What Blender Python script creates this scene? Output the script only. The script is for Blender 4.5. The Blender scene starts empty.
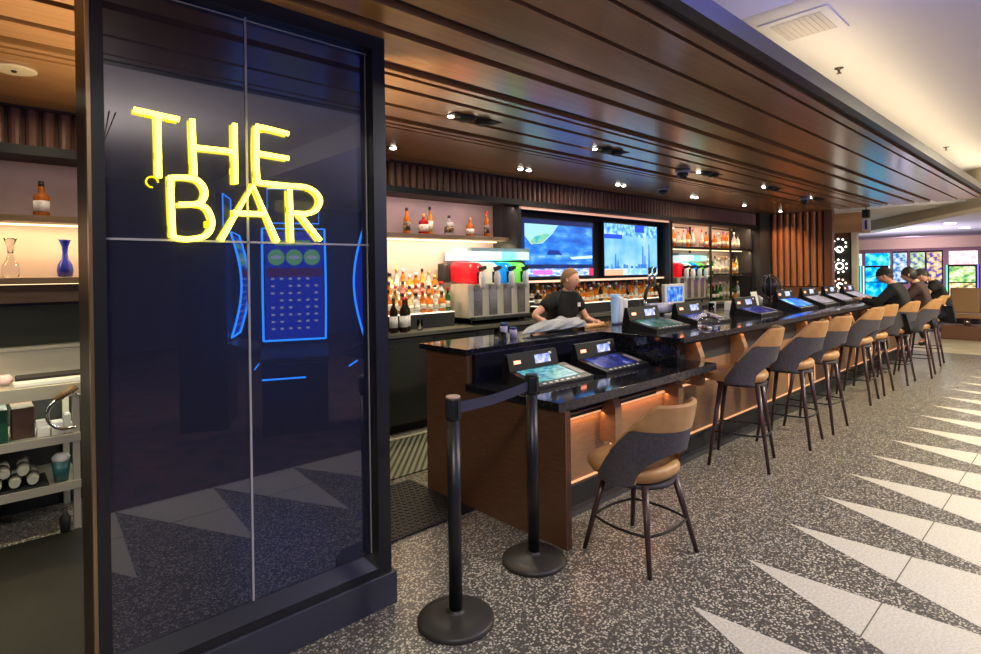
import bpy, bmesh, math, random
from mathutils import Vector, Matrix
R = math.radians
rnd = random.Random(7)
sc = bpy.context.scene
col = sc.collection

# ------------------------------------------------------------------ camera
cam_d = bpy.data.cameras.new('camera')
cam = bpy.data.objects.new('camera', cam_d)
col.objects.link(cam)
FPX, YAW, PITCH, ROLL, CYP, EYE = 565.14, 0.82365, -0.004428, -0.0130655, 274.11, 1.60
F = Vector((math.cos(YAW), math.sin(YAW), 0)); Rt = Vector((math.sin(YAW), -math.cos(YAW), 0)); U = Vector((0, 0, 1))
F2 = F * math.cos(PITCH) + U * math.sin(PITCH); U2 = U * math.cos(PITCH) - F * math.sin(PITCH)
R2 = Rt * math.cos(ROLL) + U2 * math.sin(ROLL); U3 = U2 * math.cos(ROLL) - Rt * math.sin(ROLL)
M = Matrix((R2, U3, -F2)).transposed().to_4x4()
M.translation = (0, 0, EYE)
cam.matrix_world = M
cam_d.sensor_width = 36; cam_d.lens = 36 * FPX / 981
cam_d.shift_y = -(327 - CYP) / 981
cam_d.clip_start = 0.05; cam_d.clip_end = 200
sc.camera = cam

# ------------------------------------------------------------------ world, exposure
w = bpy.data.worlds.new('world'); sc.world = w; w.use_nodes = True
w.node_tree.nodes['Background'].inputs[0].default_value = (0.34, 0.31, 0.36, 1)
w.node_tree.nodes['Background'].inputs[1].default_value = 0.12
sc.view_settings.view_transform = 'Standard'; sc.view_settings.look = 'None'
sc.view_settings.gamma = 1; sc.view_settings.exposure = 0.75
sc.view_settings.use_curve_mapping = False
sc.cycles.max_bounces = 7; sc.cycles.diffuse_bounces = 3; sc.cycles.glossy_bounces = 4
sc.cycles.transmission_bounces = 5; sc.cycles.transparent_max_bounces = 8
sc.cycles.sample_clamp_indirect = 4; sc.cycles.caustics_reflective = False; sc.cycles.caustics_refractive = False
sc.cycles.blur_glossy = 0.6

def area(name, loc, size, power, color, rot=(0, 0, 0), sy=None, spread=None):
    d = bpy.data.lights.new(name, 'AREA'); d.energy = power; d.color = color; d.size = size
    if sy: d.shape = 'RECTANGLE'; d.size_y = sy
    if spread: d.spread = spread
    o = bpy.data.objects.new(name, d); o.location = loc; o.rotation_euler = rot; col.objects.link(o); return o
def spot(name, loc, power, color, angle=80, rot=(0, 0, 0), blend=0.6, radius=0.05):
    d = bpy.data.lights.new(name, 'SPOT'); d.energy = power; d.color = color; d.spot_size = R(angle)
    d.spot_blend = blend; d.shadow_soft_size = radius
    o = bpy.data.objects.new(name, d); o.location = loc; o.rotation_euler = rot; col.objects.link(o); return o
WARM = (1.0, 0.78, 0.50); NEUT = (1.0, 0.93, 0.80); BLUE = (0.30, 0.38, 1.0)
# aisle ceiling lamps
for i, (x, y, p, c) in enumerate([(-0.6, -0.6, 75, NEUT), (4.5, -1.0, 78, NEUT), (7.6, -0.7, 135, (1, .88, .56)), (10.6, -0.5, 125, (1, .88, .56)),
                                  (14.2, 0.2, 120, WARM), (15.8, 2.6, 90, WARM)]):
    area('aisle_lamp', (x, y, 3.2 if x > 4 else 3.5), 0.5, p, c)
# cove strip lighting the white ceiling from the top of the canopy edge
area('cove_lamp', (8.4, 1.42, 2.88), 8.6, 18, (1.0, 0.80, 0.48), rot=(R(180), 0, 0), sy=0.05)
# added fill hidden behind the partition, throws warm light on the canopy
spot('canopy_fill', (0.95, 3.0, 1.3), 130, (1.0, 0.74, 0.40), 112, rot=(R(180), 0, 0), blend=.8, radius=.2)
area('cove_lamp', (-0.6, 1.42, 2.88), 8.0, 18, (1.0, 0.85, 0.66), rot=(R(180), 0, 0), sy=0.05)
area('aisle_ceiling_fill', (1.2, -3.6, 2.0), 0.6, 60, (1.0, 0.86, 0.80), rot=(R(180), 0, 0))  # unseen up-facing fill added to brighten the aisle ceiling mirrored in the glass
area('blue_fill', (3.45, 0.1, 2.95), 0.6, 18, (0.16, 0.18, 1.0), rot=(R(180), 0, 0))  # unseen blue fills added to tint the ceilings like gaming floor glow
area('blue_fill', (-2.5, -1.5, 2.2), 1.0, 30, BLUE, rot=(R(160), 0, 0))
area('blue_fill', (9.0, -4.5, 2.4), 4.0, 120, (0.45, 0.42, 1.0), rot=(R(165), 0, 0))
area('blue_fill', (5.6, -2.0, 2.2), 0.8, 22, (0.30, 0.36, 1.0), rot=(R(175), 0, 0))
area('bulkhead_fill', (11.5, -0.6, 2.2), 0.6, 26, (1.0, 0.86, 0.66), rot=(0, R(-115), R(38)))  # fill added to brighten the cream bulkhead, no fixture here
area('casino_fill', (19.0, 0.0, 2.7), 1.5, 90, (1.0, 0.86, 0.80))  # unseen fills added to lift the dark casino, its far wall and ceiling
area('casino_fill', (27.0, 5.0, 2.2), 5.0, 60, (1.0, 0.62, 0.80), rot=(0, R(-90), 0), sy=0.5)
area('casino_fill', (21.5, 4.5, 0.6), 3.0, 100, (0.85, 0.78, 1.0), rot=(R(180), 0, 0))
# back bar LED strips
area('shelf_lamp', (0.3, 5.06, 1.955), 1.7, 11, (1.0, 0.72, 0.36), rot=(R(20), 0, 0), sy=0.03)
area('shelf_lamp', (4.05, 5.02, 1.955), 1.7, 18, (1.0, 0.76, 0.45), rot=(R(20), 0, 0), sy=0.03)
area('shelf_lamp', (4.0, 4.93, 2.39), 1.9, 5, (1.0, 0.70, 0.62), rot=(R(25), 0, 0), sy=0.03)
area('shelf_lamp', (0.3, 4.93, 2.39), 1.6, 1.2, (1.0, 0.70, 0.55), rot=(R(25), 0, 0), sy=0.03)
area('shelf_lamp', (6.8, 5.0, 1.46), 3.3, 14, (1.0, 0.60, 0.36), rot=(R(10), 0, 0), sy=0.03)
area('shelf_lamp', (10.3, 4.93, 2.40), 3.3, 14, (1.0, 0.66, 0.40), rot=(R(25), 0, 0), sy=0.03)
area('shelf_lamp', (10.5, 4.95, 1.93), 3.0, 9, (1.0, 0.72, 0.42), rot=(R(15), 0, 0), sy=0.03)
spot('end_wall_lamp', (11.9, 4.45, 2.68), 22, (1, .6, .3), 90, rot=(0, R(-25), 0))
area('shelf_lamp', (0.0, 4.75, 0.86), 1.6, 4.5, (0.95, 0.95, 0.70), rot=(R(8), 0, 0), sy=0.05)
# lamps inside the serving aisle
area('serving_lamp', (3.0, 4.0, 2.68), 0.3, 7, (0.95, 1.0, 0.72))
area('station_lamp', (-0.1, 4.2, 1.38), 1.2, 4, (1.0, 0.95, 0.62), sy=0.05)
area('serving_lamp', (0.4, 4.2, 2.68), 0.3, 3.5, (1.0, 0.92, 0.62))
spot('bartender_fill', (4.3, 3.2, 2.7), 18, (1, .88, .72), 70, rot=(R(25), 0, 0))  # spot added to brighten the bartender's face, not a fixture
area('serving_lamp', (5.6, 4.0, 2.68), 0.3, 11, (1.0, 0.86, 0.66))
area('serving_lamp', (9.0, 4.0, 2.68), 0.3, 9, (1.0, 0.80, 0.55))
# LED strips in the bar front
area('bar_front_lamp', (3.45, 2.385, 0.60), 1.6, 1.3, (1.0, 0.50, 0.24), rot=(R(8), 0, 0), sy=0.02)
area('bar_front_lamp', (8.2, 2.30, 0.985), 7.8, 4.5, (1.0, 0.52, 0.25), rot=(R(14), 0, 0), sy=0.02)
area('bar_front_lamp', (4.2, 2.50, 0.985), 0.3, 3.0, (1.0, 0.78, 0.52), sy=0.05)

# ------------------------------------------------------------------ materials
MATS = {}
def mat(name, color=(0.5, 0.5, 0.5), rough=0.5, metal=0.0, emit=None, es=0.0, trans=0.0, ior=1.45, coat=0.0, spec=None, alpha=None):
    if name in MATS: return MATS[name]
    m = bpy.data.materials.new(name); m.use_nodes = True
    b = m.node_tree.nodes['Principled BSDF']
    b.inputs['Base Color'].default_value = (*color, 1); b.inputs['Roughness'].default_value = rough
    b.inputs['Metallic'].default_value = metal; b.inputs['IOR'].default_value = ior
    b.inputs['Transmission Weight'].default_value = trans; b.inputs['Coat Weight'].default_value = coat
    if spec is not None: b.inputs['Specular IOR Level'].default_value = spec
    if alpha is not None: b.inputs['Alpha'].default_value = alpha
    if emit: b.inputs['Emission Color'].default_value = (*emit, 1); b.inputs['Emission Strength'].default_value = es
    MATS[name] = m
    return m
def nodes(m): return m.node_tree.nodes, m.node_tree.links, m.node_tree.nodes['Principled BSDF']
def ramp(N, stops, interp='LINEAR'):
    r = N.new('ShaderNodeValToRGB'); r.color_ramp.interpolation = interp
    e = r.color_ramp.elements
    while len(e) < len(stops): e.new(0.5)
    for i, (p, c) in enumerate(stops): e[i].position = p; e[i].color = (*c, 1)
    return r
def wood(name, c1, c2, scale=(1, 12, 12), rough=0.35, coat=0.0, bump=0.05):
    m = mat(name, c1, rough, coat=coat)
    N, L, b = nodes(m)
    tc = N.new('ShaderNodeTexCoord'); mp = N.new('ShaderNodeMapping'); mp.inputs['Scale'].default_value = scale
    no = N.new('ShaderNodeTexNoise'); no.inputs['Scale'].default_value = 4; no.inputs['Detail'].default_value = 6
    L.new(tc.outputs['Object'], mp.inputs[0]); L.new(mp.outputs[0], no.inputs[0])
    r = ramp(N, [(0.3, c1), (0.7, c2)]); L.new(no.outputs[0], r.inputs[0]); L.new(r.outputs[0], b.inputs['Base Color'])
    if bump:
        bp = N.new('ShaderNodeBump'); bp.inputs['Strength'].default_value = bump; L.new(no.outputs[0], bp.inputs['Height']); L.new(bp.outputs[0], b.inputs['Normal'])
    return m
def noisy(name, c1, c2, scale, rough=0.5, metal=0.0, p=(0.4, 0.6), bump=0, coat=0, kind='noise'):
    m = mat(name, c1, rough, metal, coat=coat)
    N, L, b = nodes(m)
    tc = N.new('ShaderNodeTexCoord')
    no = N.new('ShaderNodeTexNoise'); no.inputs['Scale'].default_value = scale; no.inputs['Detail'].default_value = 4
    L.new(tc.outputs['Object'], no.inputs[0])
    r = ramp(N, [(p[0], c1), (p[1], c2)]); L.new(no.outputs[0], r.inputs[0]); L.new(r.outputs[0], b.inputs['Base Color'])
    if bump:
        bp = N.new('ShaderNodeBump'); bp.inputs['Strength'].default_value = bump; L.new(no.outputs[0], bp.inputs['Height']); L.new(bp.outputs[0], b.inputs['Normal'])
    return m
def screen(name, stops, scale, strength, detail=3, mapping=(1, 1, 1), interp='LINEAR'):
    m = mat(name, (0, 0, 0), 0.25, emit=(1, 1, 1), es=strength)
    N, L, b = nodes(m)
    tc = N.new('ShaderNodeTexCoord'); mp = N.new('ShaderNodeMapping'); mp.inputs['Scale'].default_value = mapping
    no = N.new('ShaderNodeTexNoise'); no.inputs['Scale'].default_value = scale; no.inputs['Detail'].default_value = detail
    L.new(tc.outputs['Object'], mp.inputs[0]); L.new(mp.outputs[0], no.inputs[0])
    r = ramp(N, stops, interp); L.new(no.outputs[0], r.inputs[0]); L.new(r.outputs[0], b.inputs['Emission Color'])
    return m
def terrazzo(name, dark, light, mid, scale=55, rough=0.28):
    m = mat(name, dark, rough)
    N, L, b = nodes(m)
    tc = N.new('ShaderNodeTexCoord')
    v = N.new('ShaderNodeTexVoronoi'); v.inputs['Scale'].default_value = scale; v.inputs['Randomness'].default_value = 1
    L.new(tc.outputs['Object'], v.inputs['Vector'])
    r = ramp(N, [(0.0, dark), (0.34, mid), (0.62, light)], 'CONSTANT')
    sep = N.new('ShaderNodeSeparateColor'); L.new(v.outputs['Color'], sep.inputs[0]); L.new(sep.outputs[0], r.inputs[0])
    mx = N.new('ShaderNodeMix'); mx.data_type = 'RGBA'
    lt = N.new('ShaderNodeMath'); lt.operation = 'GREATER_THAN'; lt.inputs[1].default_value = 0.50
    L.new(v.outputs['Distance'], lt.inputs[0]); L.new(lt.outputs[0], mx.inputs[0]); L.new(r.outputs[0], mx.inputs[6]); mx.inputs[7].default_value = (*dark, 1)
    L.new(mx.outputs[2], b.inputs['Base Color'])
    return m

m_floor = terrazzo('terrazzo_dark', (0.085, 0.078, 0.070), (0.60, 0.56, 0.46), (0.26, 0.24, 0.20), 95)
m_tile = noisy('terrazzo_cream', (0.66, 0.62, 0.53), (0.54, 0.51, 0.43), 90, 0.3)
m_joint = mat('tile_joint', (0.12, 0.11, 0.09), 0.6)
m_cream_floor = noisy('cream_floor', (0.70, 0.62, 0.42), (0.60, 0.53, 0.36), 3, 0.3)
m_carpet = noisy('dark_carpet', (0.02, 0.018, 0.03), (0.09, 0.035, 0.03), 5, 0.9)
m_plank = wood('canopy_wood', (0.31, 0.155, 0.062), (0.41, 0.22, 0.095), (0.5, 10, 10), 0.3, coat=0.6, bump=0)
m_plank.node_tree.nodes['Principled BSDF'].inputs['Coat Roughness'].default_value = 0.16
m_groove = mat('canopy_groove', (0.035, 0.018, 0.018), 0.6)
m_black = mat('black_metal', (0.012, 0.012, 0.015), 0.35)
m_blackm = mat('matte_black', (0.012, 0.012, 0.013), 0.6)
m_darkgrey = mat('dark_grey_metal', (0.05, 0.05, 0.055), 0.35, 0.3)
m_bronze = mat('bronze_metal', (0.07, 0.045, 0.028), 0.45, 0.4)
m_white_ceiling = mat('white_ceiling_paint', (0.78, 0.76, 0.78), 0.8)
m_blue_ceiling = mat('upper_ceiling_paint', (0.72, 0.70, 0.72), 0.8)
m_cream_paint = mat('cream_paint', (0.72, 0.64, 0.48), 0.7)
m_flute = wood('fluted_walnut', (0.15, 0.058, 0.032), (0.20, 0.082, 0.045), (10, 10, 1), 0.4, bump=0.02)
m_flute_o = wood('fluted_orange_wood', (0.34, 0.12, 0.04), (0.45, 0.17, 0.06), (10, 10, 1), 0.4, bump=0.02)
m_barwood = wood('bar_end_wood', (0.075, 0.032, 0.017), (0.125, 0.058, 0.032), (3, 2, 30), 0.38)
m_frontwood = wood('bar_front_wood', (0.24, 0.125, 0.065), (0.31, 0.17, 0.09), (2, 3, 14), 0.45)
m_stone = noisy('black_stone', (0.008, 0.008, 0.012), (0.03, 0.03, 0.04), 60, 0.08, p=(0.5, 0.75))
m_stoneedge = noisy('stone_edge', (0.03, 0.028, 0.032), (0.05, 0.045, 0.05), 40, 0.25)
m_wallback = noisy('back_bar_panel', (0.30, 0.235, 0.23), (0.36, 0.28, 0.26), 2.2, 0.4)
m_darkwall = mat('dark_wall', (0.035, 0.035, 0.038), 0.6)
m_shelfwood = wood('shelf_wood', (0.22, 0.14, 0.08), (0.30, 0.20, 0.12), (1, 10, 10), 0.4)
m_steel = mat('stainless_steel', (0.62, 0.58, 0.49), 0.32, 0.55)
m_chrome = mat('chrome', (0.75, 0.75, 0.75), 0.12, 1.0)
m_rubber = mat('black_rubber', (0.012, 0.012, 0.013), 0.55)
m_leather = noisy('tan_leather', (0.42, 0.215, 0.085), (0.50, 0.27, 0.11), 9, 0.42)
m_shell = noisy('charcoal_fabric', (0.060, 0.052, 0.062), (0.080, 0.070, 0.082), 60, 0.75)
m_legwood = mat('dark_leg_wood', (0.060, 0.030, 0.030), 0.3)
m_copper = mat('copper_strip', (0.85, 0.45, 0.25), 0.35, 0.6, emit=(1.0, 0.50, 0.24), es=0.45)
m_led = mat('led_diffuser', (1, 0.9, 0.7), 0.5, emit=(1.0, 0.80, 0.42), es=1.8)
m_ledpink = mat('led_rose', (1, 0.8, 0.7), 0.5, emit=(1.0, 0.46, 0.28), es=0.42)
m_lamp = mat('lamp_white', (1, 1, 1), 0.5, emit=(1.0, 0.92, 0.75), es=9)
m_glass = mat('clear_glass', (0.95, 0.96, 0.97), 0.04, trans=1.0, ior=1.3)
m_plastic_w = mat('white_plastic', (0.72, 0.72, 0.74), 0.4)
m_pane = mat('dark_glass', (0.012, 0.013, 0.03), 0.27, ior=1.42, coat=1.0)
m_pane.node_tree.nodes['Principled BSDF'].inputs['Coat Roughness'].default_value = 0.012
m_pane.node_tree.nodes['Principled BSDF'].inputs['Coat IOR'].default_value = 2.0
m_seam = mat('pane_seam', (0.34, 0.33, 0.36), 0.35)
m_neon = mat('yellow_neon', (1, 0.9, 0.2), 0.4, emit=(1.0, 0.80, 0.055), es=4.6)
m_neonglow = mat('neon_holder_glow', (0.20, 0.14, 0.01), 0.4, emit=(1.0, 0.70, 0.0), es=1.2)  # holders emit yellow: the halo of the tubes put into their material
m_paper = mat('paper_white', (0.75, 0.73, 0.70), 0.6)

# ------------------------------------------------------------------ mesh builder
class MB:
    def __init__(s): s.bm = bmesh.new(); s.mats = []
    def mi(s, m):
        if m not in s.mats: s.mats.append(m)
        return s.mats.index(m)
    def _setm(s, faces, m, smooth=False):
        i = s.mi(m)
        for f in faces: f.material_index = i; f.smooth = smooth
    def poly(s, pts, m, smooth=False):
        f = s.bm.faces.new([s.bm.verts.new(p) for p in pts]); s._setm([f], m, smooth); return s
    def box(s, x0, x1, y0, y1, z0, z1, m, bev=0.0, mtx=None):
        vs = [s.bm.verts.new(Vector(p) if mtx is None else mtx @ Vector(p)) for p in
              ((x0, y0, z0), (x1, y0, z0), (x1, y1, z0), (x0, y1, z0), (x0, y0, z1), (x1, y0, z1), (x1, y1, z1), (x0, y1, z1))]
        fs = [s.bm.faces.new([vs[i] for i in q]) for q in ((3, 2, 1, 0), (4, 5, 6, 7), (0, 1, 5, 4), (1, 2, 6, 5), (2, 3, 7, 6), (3, 0, 4, 7))]
        s._setm(fs, m)
        if bev:
            es = list({e for f in fs for e in f.edges})
            r = bmesh.ops.bevel(s.bm, geom=es, offset=bev, segments=2, affect='EDGES', profile=0.7)
            s._setm(r['faces'], m, True)
        return s
    def prism(s, pts, d, m):
        """pts: closed outline (3D), d: extrusion vector"""
        d = Vector(d); a = [s.bm.verts.new(p) for p in pts]; b = [s.bm.verts.new(Vector(p) + d) for p in pts]
        fs = [s.bm.faces.new(list(reversed(a))), s.bm.faces.new(b)]
        n = len(a)
        for i in range(n): fs.append(s.bm.faces.new([a[i], a[(i + 1) % n], b[(i + 1) % n], b[i]]))
        s._setm(fs, m); return s
    def lathe(s, prof, m, seg=16, c=(0, 0, 0), mats=None, mtx=None, sq=0.0):
        """prof: [(r,z)..]; sq>0 squares the section off"""
        rings = []
        for r, z in prof:
            ring = []
            for k in range(seg):
                t = 2 * math.pi * k / seg
                q = 1.0
                if sq: q = (abs(math.cos(t)) ** sq + abs(math.sin(t)) ** sq) ** (-1.0 / sq)
                p = Vector((c[0] + r * q * math.cos(t), c[1] + r * q * math.sin(t), c[2] + z))
                ring.append(s.bm.verts.new(mtx @ p if mtx is not None else p))
            rings.append(ring)
        for i in range(len(rings) - 1):
            mm = mats[i] if mats else m
            fs = [s.bm.faces.new([rings[i][k], rings[i][(k + 1) % seg], rings[i + 1][(k + 1) % seg], rings[i + 1][k]]) for k in range(seg)]
            s._setm(fs, mm, True)
        s._setm([s.bm.faces.new(list(reversed(rings[0])))], mats[0] if mats else m)
        s._setm([s.bm.faces.new(rings[-1])], mats[-1] if mats else m)
        return s
    def rod(s, p0, p1, r0, r1, m, seg=10):
        p0, p1 = Vector(p0), Vector(p1); d = p1 - p0
        q = Vector((0, 0, 1)).rotation_difference(d.normalized()).to_matrix().to_4x4(); q.translation = p0
        return s.lathe([(r0, 0), (r1, d.length)], m, seg, mtx=q)
    def tube(s, pts, r, m, seg=8, closed=False):
        pts = [Vector(p) for p in pts]; n = len(pts); rings = []
        up = None
        for i, p in enumerate(pts):
            if closed: t = (pts[(i + 1) % n] - pts[i - 1]).normalized()
            else: t = (pts[min(i + 1, n - 1)] - pts[max(i - 1, 0)]).normalized()
            if up is None: up = t.orthogonal().normalized()
            up = (up - t * up.dot(t)).normalized(); b = t.cross(up)
            rings.append([s.bm.verts.new(p + (up * math.cos(a) + b * math.sin(a)) * r) for a in [2 * math.pi * k / seg for k in range(seg)]])
        for i in range(n if closed else n - 1):
            A, B = rings[i], rings[(i + 1) % n]
            s._setm([s.bm.faces.new([A[k], A[(k + 1) % seg], B[(k + 1) % seg], B[k]]) for k in range(seg)], m, True)
        if not closed:
            s._setm([s.bm.faces.new(list(reversed(rings[0]))), s.bm.faces.new(rings[-1])], m)
        return s
    def grid(s, fn, nu, nv, m, smooth=True, closed_u=False, matf=None):
        vs = [[s.bm.verts.new(fn(i / (nu if closed_u else nu - 1), j / (nv - 1))) for j in range(nv)] for i in range(nu)]
        for i in range(nu if closed_u else nu - 1):
            for j in range(nv - 1):
                a, b = vs[i], vs[(i + 1) % nu]
                f = s.bm.faces.new([a[j], b[j], b[j + 1], a[j + 1]])
                s._setm([f], matf((i + .5) / nu, (j + .5) / (nv - 1)) if matf else m, smooth)
        return vs
    def build(s, name, parent=None, loc=None, fix=True):
        if fix: bmesh.ops.recalc_face_normals(s.bm, faces=s.bm.faces)
        me = bpy.data.meshes.new(name); s.bm.to_mesh(me); s.bm.free()
        for m in s.mats: me.materials.append(m)
        o = bpy.data.objects.new(name, me); col.objects.link(o)
        if parent is not None: o.parent = parent
        if loc: o.location = loc
        return o
def struct(o): o['kind'] = 'structure'; return o
def tag(o, label, cat, group=None):
    o['label'] = label; o['category'] = cat
    if group: o['group'] = group
    return o
def thing(name, label, cat, loc=(0, 0, 0), rz=0, group=None):
    o = bpy.data.objects.new(name, None); o.empty_display_size = 0.1; col.objects.link(o); o.location = loc; o.rotation_euler = (0, 0, rz)
    return tag(o, label, cat, group)
def copy_tree(o, parent=None):
    c = o.copy(); col.objects.link(c)
    if parent is not None: c.parent = parent
    for ch in [x for x in o.children]: copy_tree(ch, c)
    return c
ORD = 'first second third fourth fifth sixth seventh eighth ninth tenth eleventh twelfth thirteenth fourteenth fifteenth sixteenth seventeenth eighteenth nineteenth twentieth twenty-first twenty-second twenty-third twenty-fourth twenty-fifth twenty-sixth twenty-seventh twenty-eighth'.split()

# ================================================================== SETTING
TIP, PITCHX = 2.506, 0.6215
b = MB()
# terrazzo floor with inlaid cream triangles pointing to the bar
b.poly([(-6, -9, 0), (13.2, -9, 0), (13.2, 9, 0), (-6, 9, 0)], m_floor)
zt = 0.0012
def clipx(x): return x
for k in range(-12, 17):
    x = TIP + PITCHX * k
    w_ = PITCHX * 0.5
    n = (x - 7) / 0.6
    b.poly([(x, 1.335, zt), (x - 0.54, 0.262, zt), (x + 0.075, 0.262, zt)], m_tile)
    yj = 0.712; h = (1.335 - yj) / (1.335 - 0.262)
    b.poly([(x - h * .54, yj, zt + .0004), (x + h * .075, yj, zt + .0004), (x + h * .074, yj + .006, zt + .0004), (x - h * .536, yj + .006, zt + .0004)], m_joint)
b.poly([(-6, -9, zt), (12.6, -9, zt), (12.6, 0.24, zt), (-6, 0.24, zt)], m_carpet)
b.poly([(13.2, -9, 0), (17.2, -9, 0), (17.2, 9, 0), (13.2, 9, 0)], m_cream_floor)
b.poly([(17.2, -9, 0), (45, -9, 0), (45, 14, 0), (17.2, 14, 0)], m_carpet)
struct(b.build('floor', fix=False))

# canopy ceiling: planks with grooves, running along the bar
planks = [(1.31, 1.372), (1.398, 1.634), (1.668, 1.967), (2.045, 2.20), (2.275, 2.57), (2.675, 2.715), (2.756, 2.90), (2.956, 3.205), (3.262, 3.47), (3.572, 3.62), (3.66, 3.715), (3.745, 4.60), (4.62, 4.80)]
b = MB()
b.box(-5, 12.55, 1.30, 5.4, 2.765, 2.80, m_groove)
for y0, y1 in planks:
    b.box(-5, 12.55, y0, y1, 2.73, 2.766, m_plank)
struct(b.build('ceiling_canopy'))
b = MB(); b.box(-5, 12.6, 1.20, 1.262, 2.735, 2.828, m_darkgrey); b.box(-5, 12.6, 1.262, 1.305, 2.75, 2.80, m_blackm); struct(b.build('trim_1'))
# white ceiling of the aisle and its higher part
b = MB(); b.box(3.92, 14.0, -9, 2.4, 3.30, 3.40, m_white_ceiling); struct(b.build('ceiling_white'))
b = MB(); b.box(-6, 3.92, -9, 2.4, 3.62, 3.72, m_blue_ceiling); b.box(3.90, 3.925, -9, 2.4, 3.30, 3.66, m_white_ceiling); struct(b.build('ceiling_raised'))
# casino ceiling beyond the canopy
b = MB()
b.prism([(12.75, -3.0, 2.62), (12.75, 1.3, 2.62), (17.4, 4.3, 2.50), (17.4, 6.5, 2.50), (18.0, 6.5, 2.5), (18.0, 4.2, 2.5), (13.3, 1.1, 2.62), (13.3, -3.0, 2.62)], (0, 0, 0.75), m_cream_paint)
struct(b.build('ceiling_bulkhead'))
b = MB(); b.box(13.3, 32, -9, 14, 2.76, 2.86, m_white_ceiling)
b.box(29.0, 29.4, -9, 14, 2.34, 2.77, m_cream_paint)
struct(b.build('ceiling_casino', fix=False))

# back wall of the bar
b = MB()
b.box(-5, 12.6, 5.32, 5.5, 0, 2.80, m_wallback)
struct(b.build('wall_back'))
b = MB()
b.box(4.98, 8.62, 5.12, 5.32, 1.002, 2.44, m_darkwall)
b.box(11.95, 12.5, 4.75, 5.32, 0, 2.8, m_darkwall)
struct(b.build('wall_screen_panel'))
# fluted valance above the back bar
b = MB(); b.box(-5, 12.5, 4.86, 5.32, 2.44, 2.78, m_groove)
x = -4.0
def flutes(b, x0, x1, y, z0, z1, pitch, m):
    n = int((x1 - x0) / pitch)
    for i in range(n):
        cx = x0 + (i + .5) * pitch; r = pitch * 0.42
        pts = [(cx + r * math.cos(t), y - r * 0.9 * math.sin(t), z0) for t in [math.pi * k / 6 for k in range(7)]]
        b.prism(pts, (0, 0, z1 - z0), m)
flutes(b, -2.0, 12.4, 4.858, 2.47, 2.72, 0.088, m_flute)
b.box(-5, 12.5, 4.80, 4.9, 2.715, 2.765, m_groove)
b.box(-5, 12.5, 4.79, 4.9, 2.41, 2.472, m_blackm)
struct(b.build('trim_valance'))
# fluted end wall
b = MB(); b.box(12.52, 12.62, 3.60, 5.5, 0, 3.2, m_groove)
for i in range(8):
    cy = 3.80 + i * 0.125
    pts = [(12.52 - 0.05 * math.sin(t), cy + 0.05 * math.cos(t), 1.22) for t in [math.pi * k / 6 for k in range(7)]]
    b.prism(pts, (0, 0, 1.5), m_flute_o)
b.box(12.46, 12.62, 3.58, 3.72, 0, 2.74, m_flute)
b.box(12.47, 12.53, 3.6, 4.78, 0, 1.2, m_flute)
struct(b.build('wall_fluted_end'))
# casino far walls
b = MB()
m_pinkwall = mat('mauve_wall', (0.42, 0.30, 0.36), 0.7)
b.box(30, 30.3, -9, 14, 0, 2.8, m_pinkwall)
struct(b.build('wall_far'))
b = MB(); b.box(-5.5, -5.3, -9, 9, 0, 3.8, mat('navy_wall', (0.03, 0.03, 0.07), 0.8)); struct(b.build('wall_left'))
b = MB(); b.box(-6, 30, -9.3, -9, 0, 3.8, mat('navy_wall')); struct(b.build('wall_aisle_side'))
# columns beside the end of the bar
b = MB(); b.box(14.02, 14.35, 3.64, 4.15, 0, 2.34, m_flute); b.box(13.95, 14.08, 3.53, 3.638, 0, 2.36, m_cream_paint)
b.box(13.9, 14.45, 3.4, 5.5, 2.34, 3.3, mat('peach_paint', (0.55, 0.30, 0.15), 0.7)); struct(b.build('wall_column'))
# opening skirting: rear of the serving aisle floor
# ================================================================== GLASS PARTITION
gx0, gx1, gy = 0.318, 1.492, 2.344
t = thing('glass_partition', 'tall black framed partition with dark mirror glass carrying the yellow neon sign', 'partition', (gx0, gy, 0))
W = gx1 - gx0; DP = 0.29; LF, RF = 0.038, 0.068
b = MB(); b.box(-0.0, W + 0.024, -0.012, DP, 0, 0.155, mat('plinth_navy', (0.035, 0.037, 0.055), 0.4), 0.004); b.build('plinth', t)
b = MB()
fb = m_black
b.box(0, LF, 0, DP, 0.156, 2.728, fb); b.box(W - RF, W, 0, DP, 0.156, 2.728, fb)
b.box(LF, W - RF, 0, DP, 2.665, 2.728, fb); b.box(LF, W - RF, 0.0, DP, 0.156, 0.19, fb)
b.prism([(LF, 0.005, 0.19), (LF, 0.056, 0.245), (LF, DP - .01, 0.245), (LF, DP - .01, 0.19)], (W - RF - LF, 0, 0), fb)
b.build('frame', t)
b = MB(); b.box(-0.008, -0.0005, 0.03, DP - .004, 0.16, 2.725, m_bronze); b.box(-0.012, -0.0005, 0.005, 0.03, 0.16, 2.725, mat('brass_edge', (0.40, 0.28, 0.15), 0.3, 0.8)); b.build('side_trim', t)
b = MB(); b.box(LF - .004, W - RF + .004, 0.060, 0.068, 0.24, 2.67, m_pane); b.build('glass_pane', t)
b = MB(); b.box(LF - .004, W - RF + .004, 0.075, DP - .02, 0.24, 2.67, m_blackm); b.build('backing_panel', t)
sx = 0.857 - gx0
b = MB(); b.box(sx - .004, sx + .004, 0.054, 0.0605, 0.245, 2.665, m_seam); b.box(LF, W - RF, 0.054, 0.0605, 1.731, 1.739, m_seam)
b.box(LF, W - RF, 0.055, 0.060, 2.652, 2.656, m_seam); b.box(W - RF - .009, W - RF - .005, 0.055, 0.060, 0.25, 2.66, m_seam); b.build('pane_seam', t)

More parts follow.
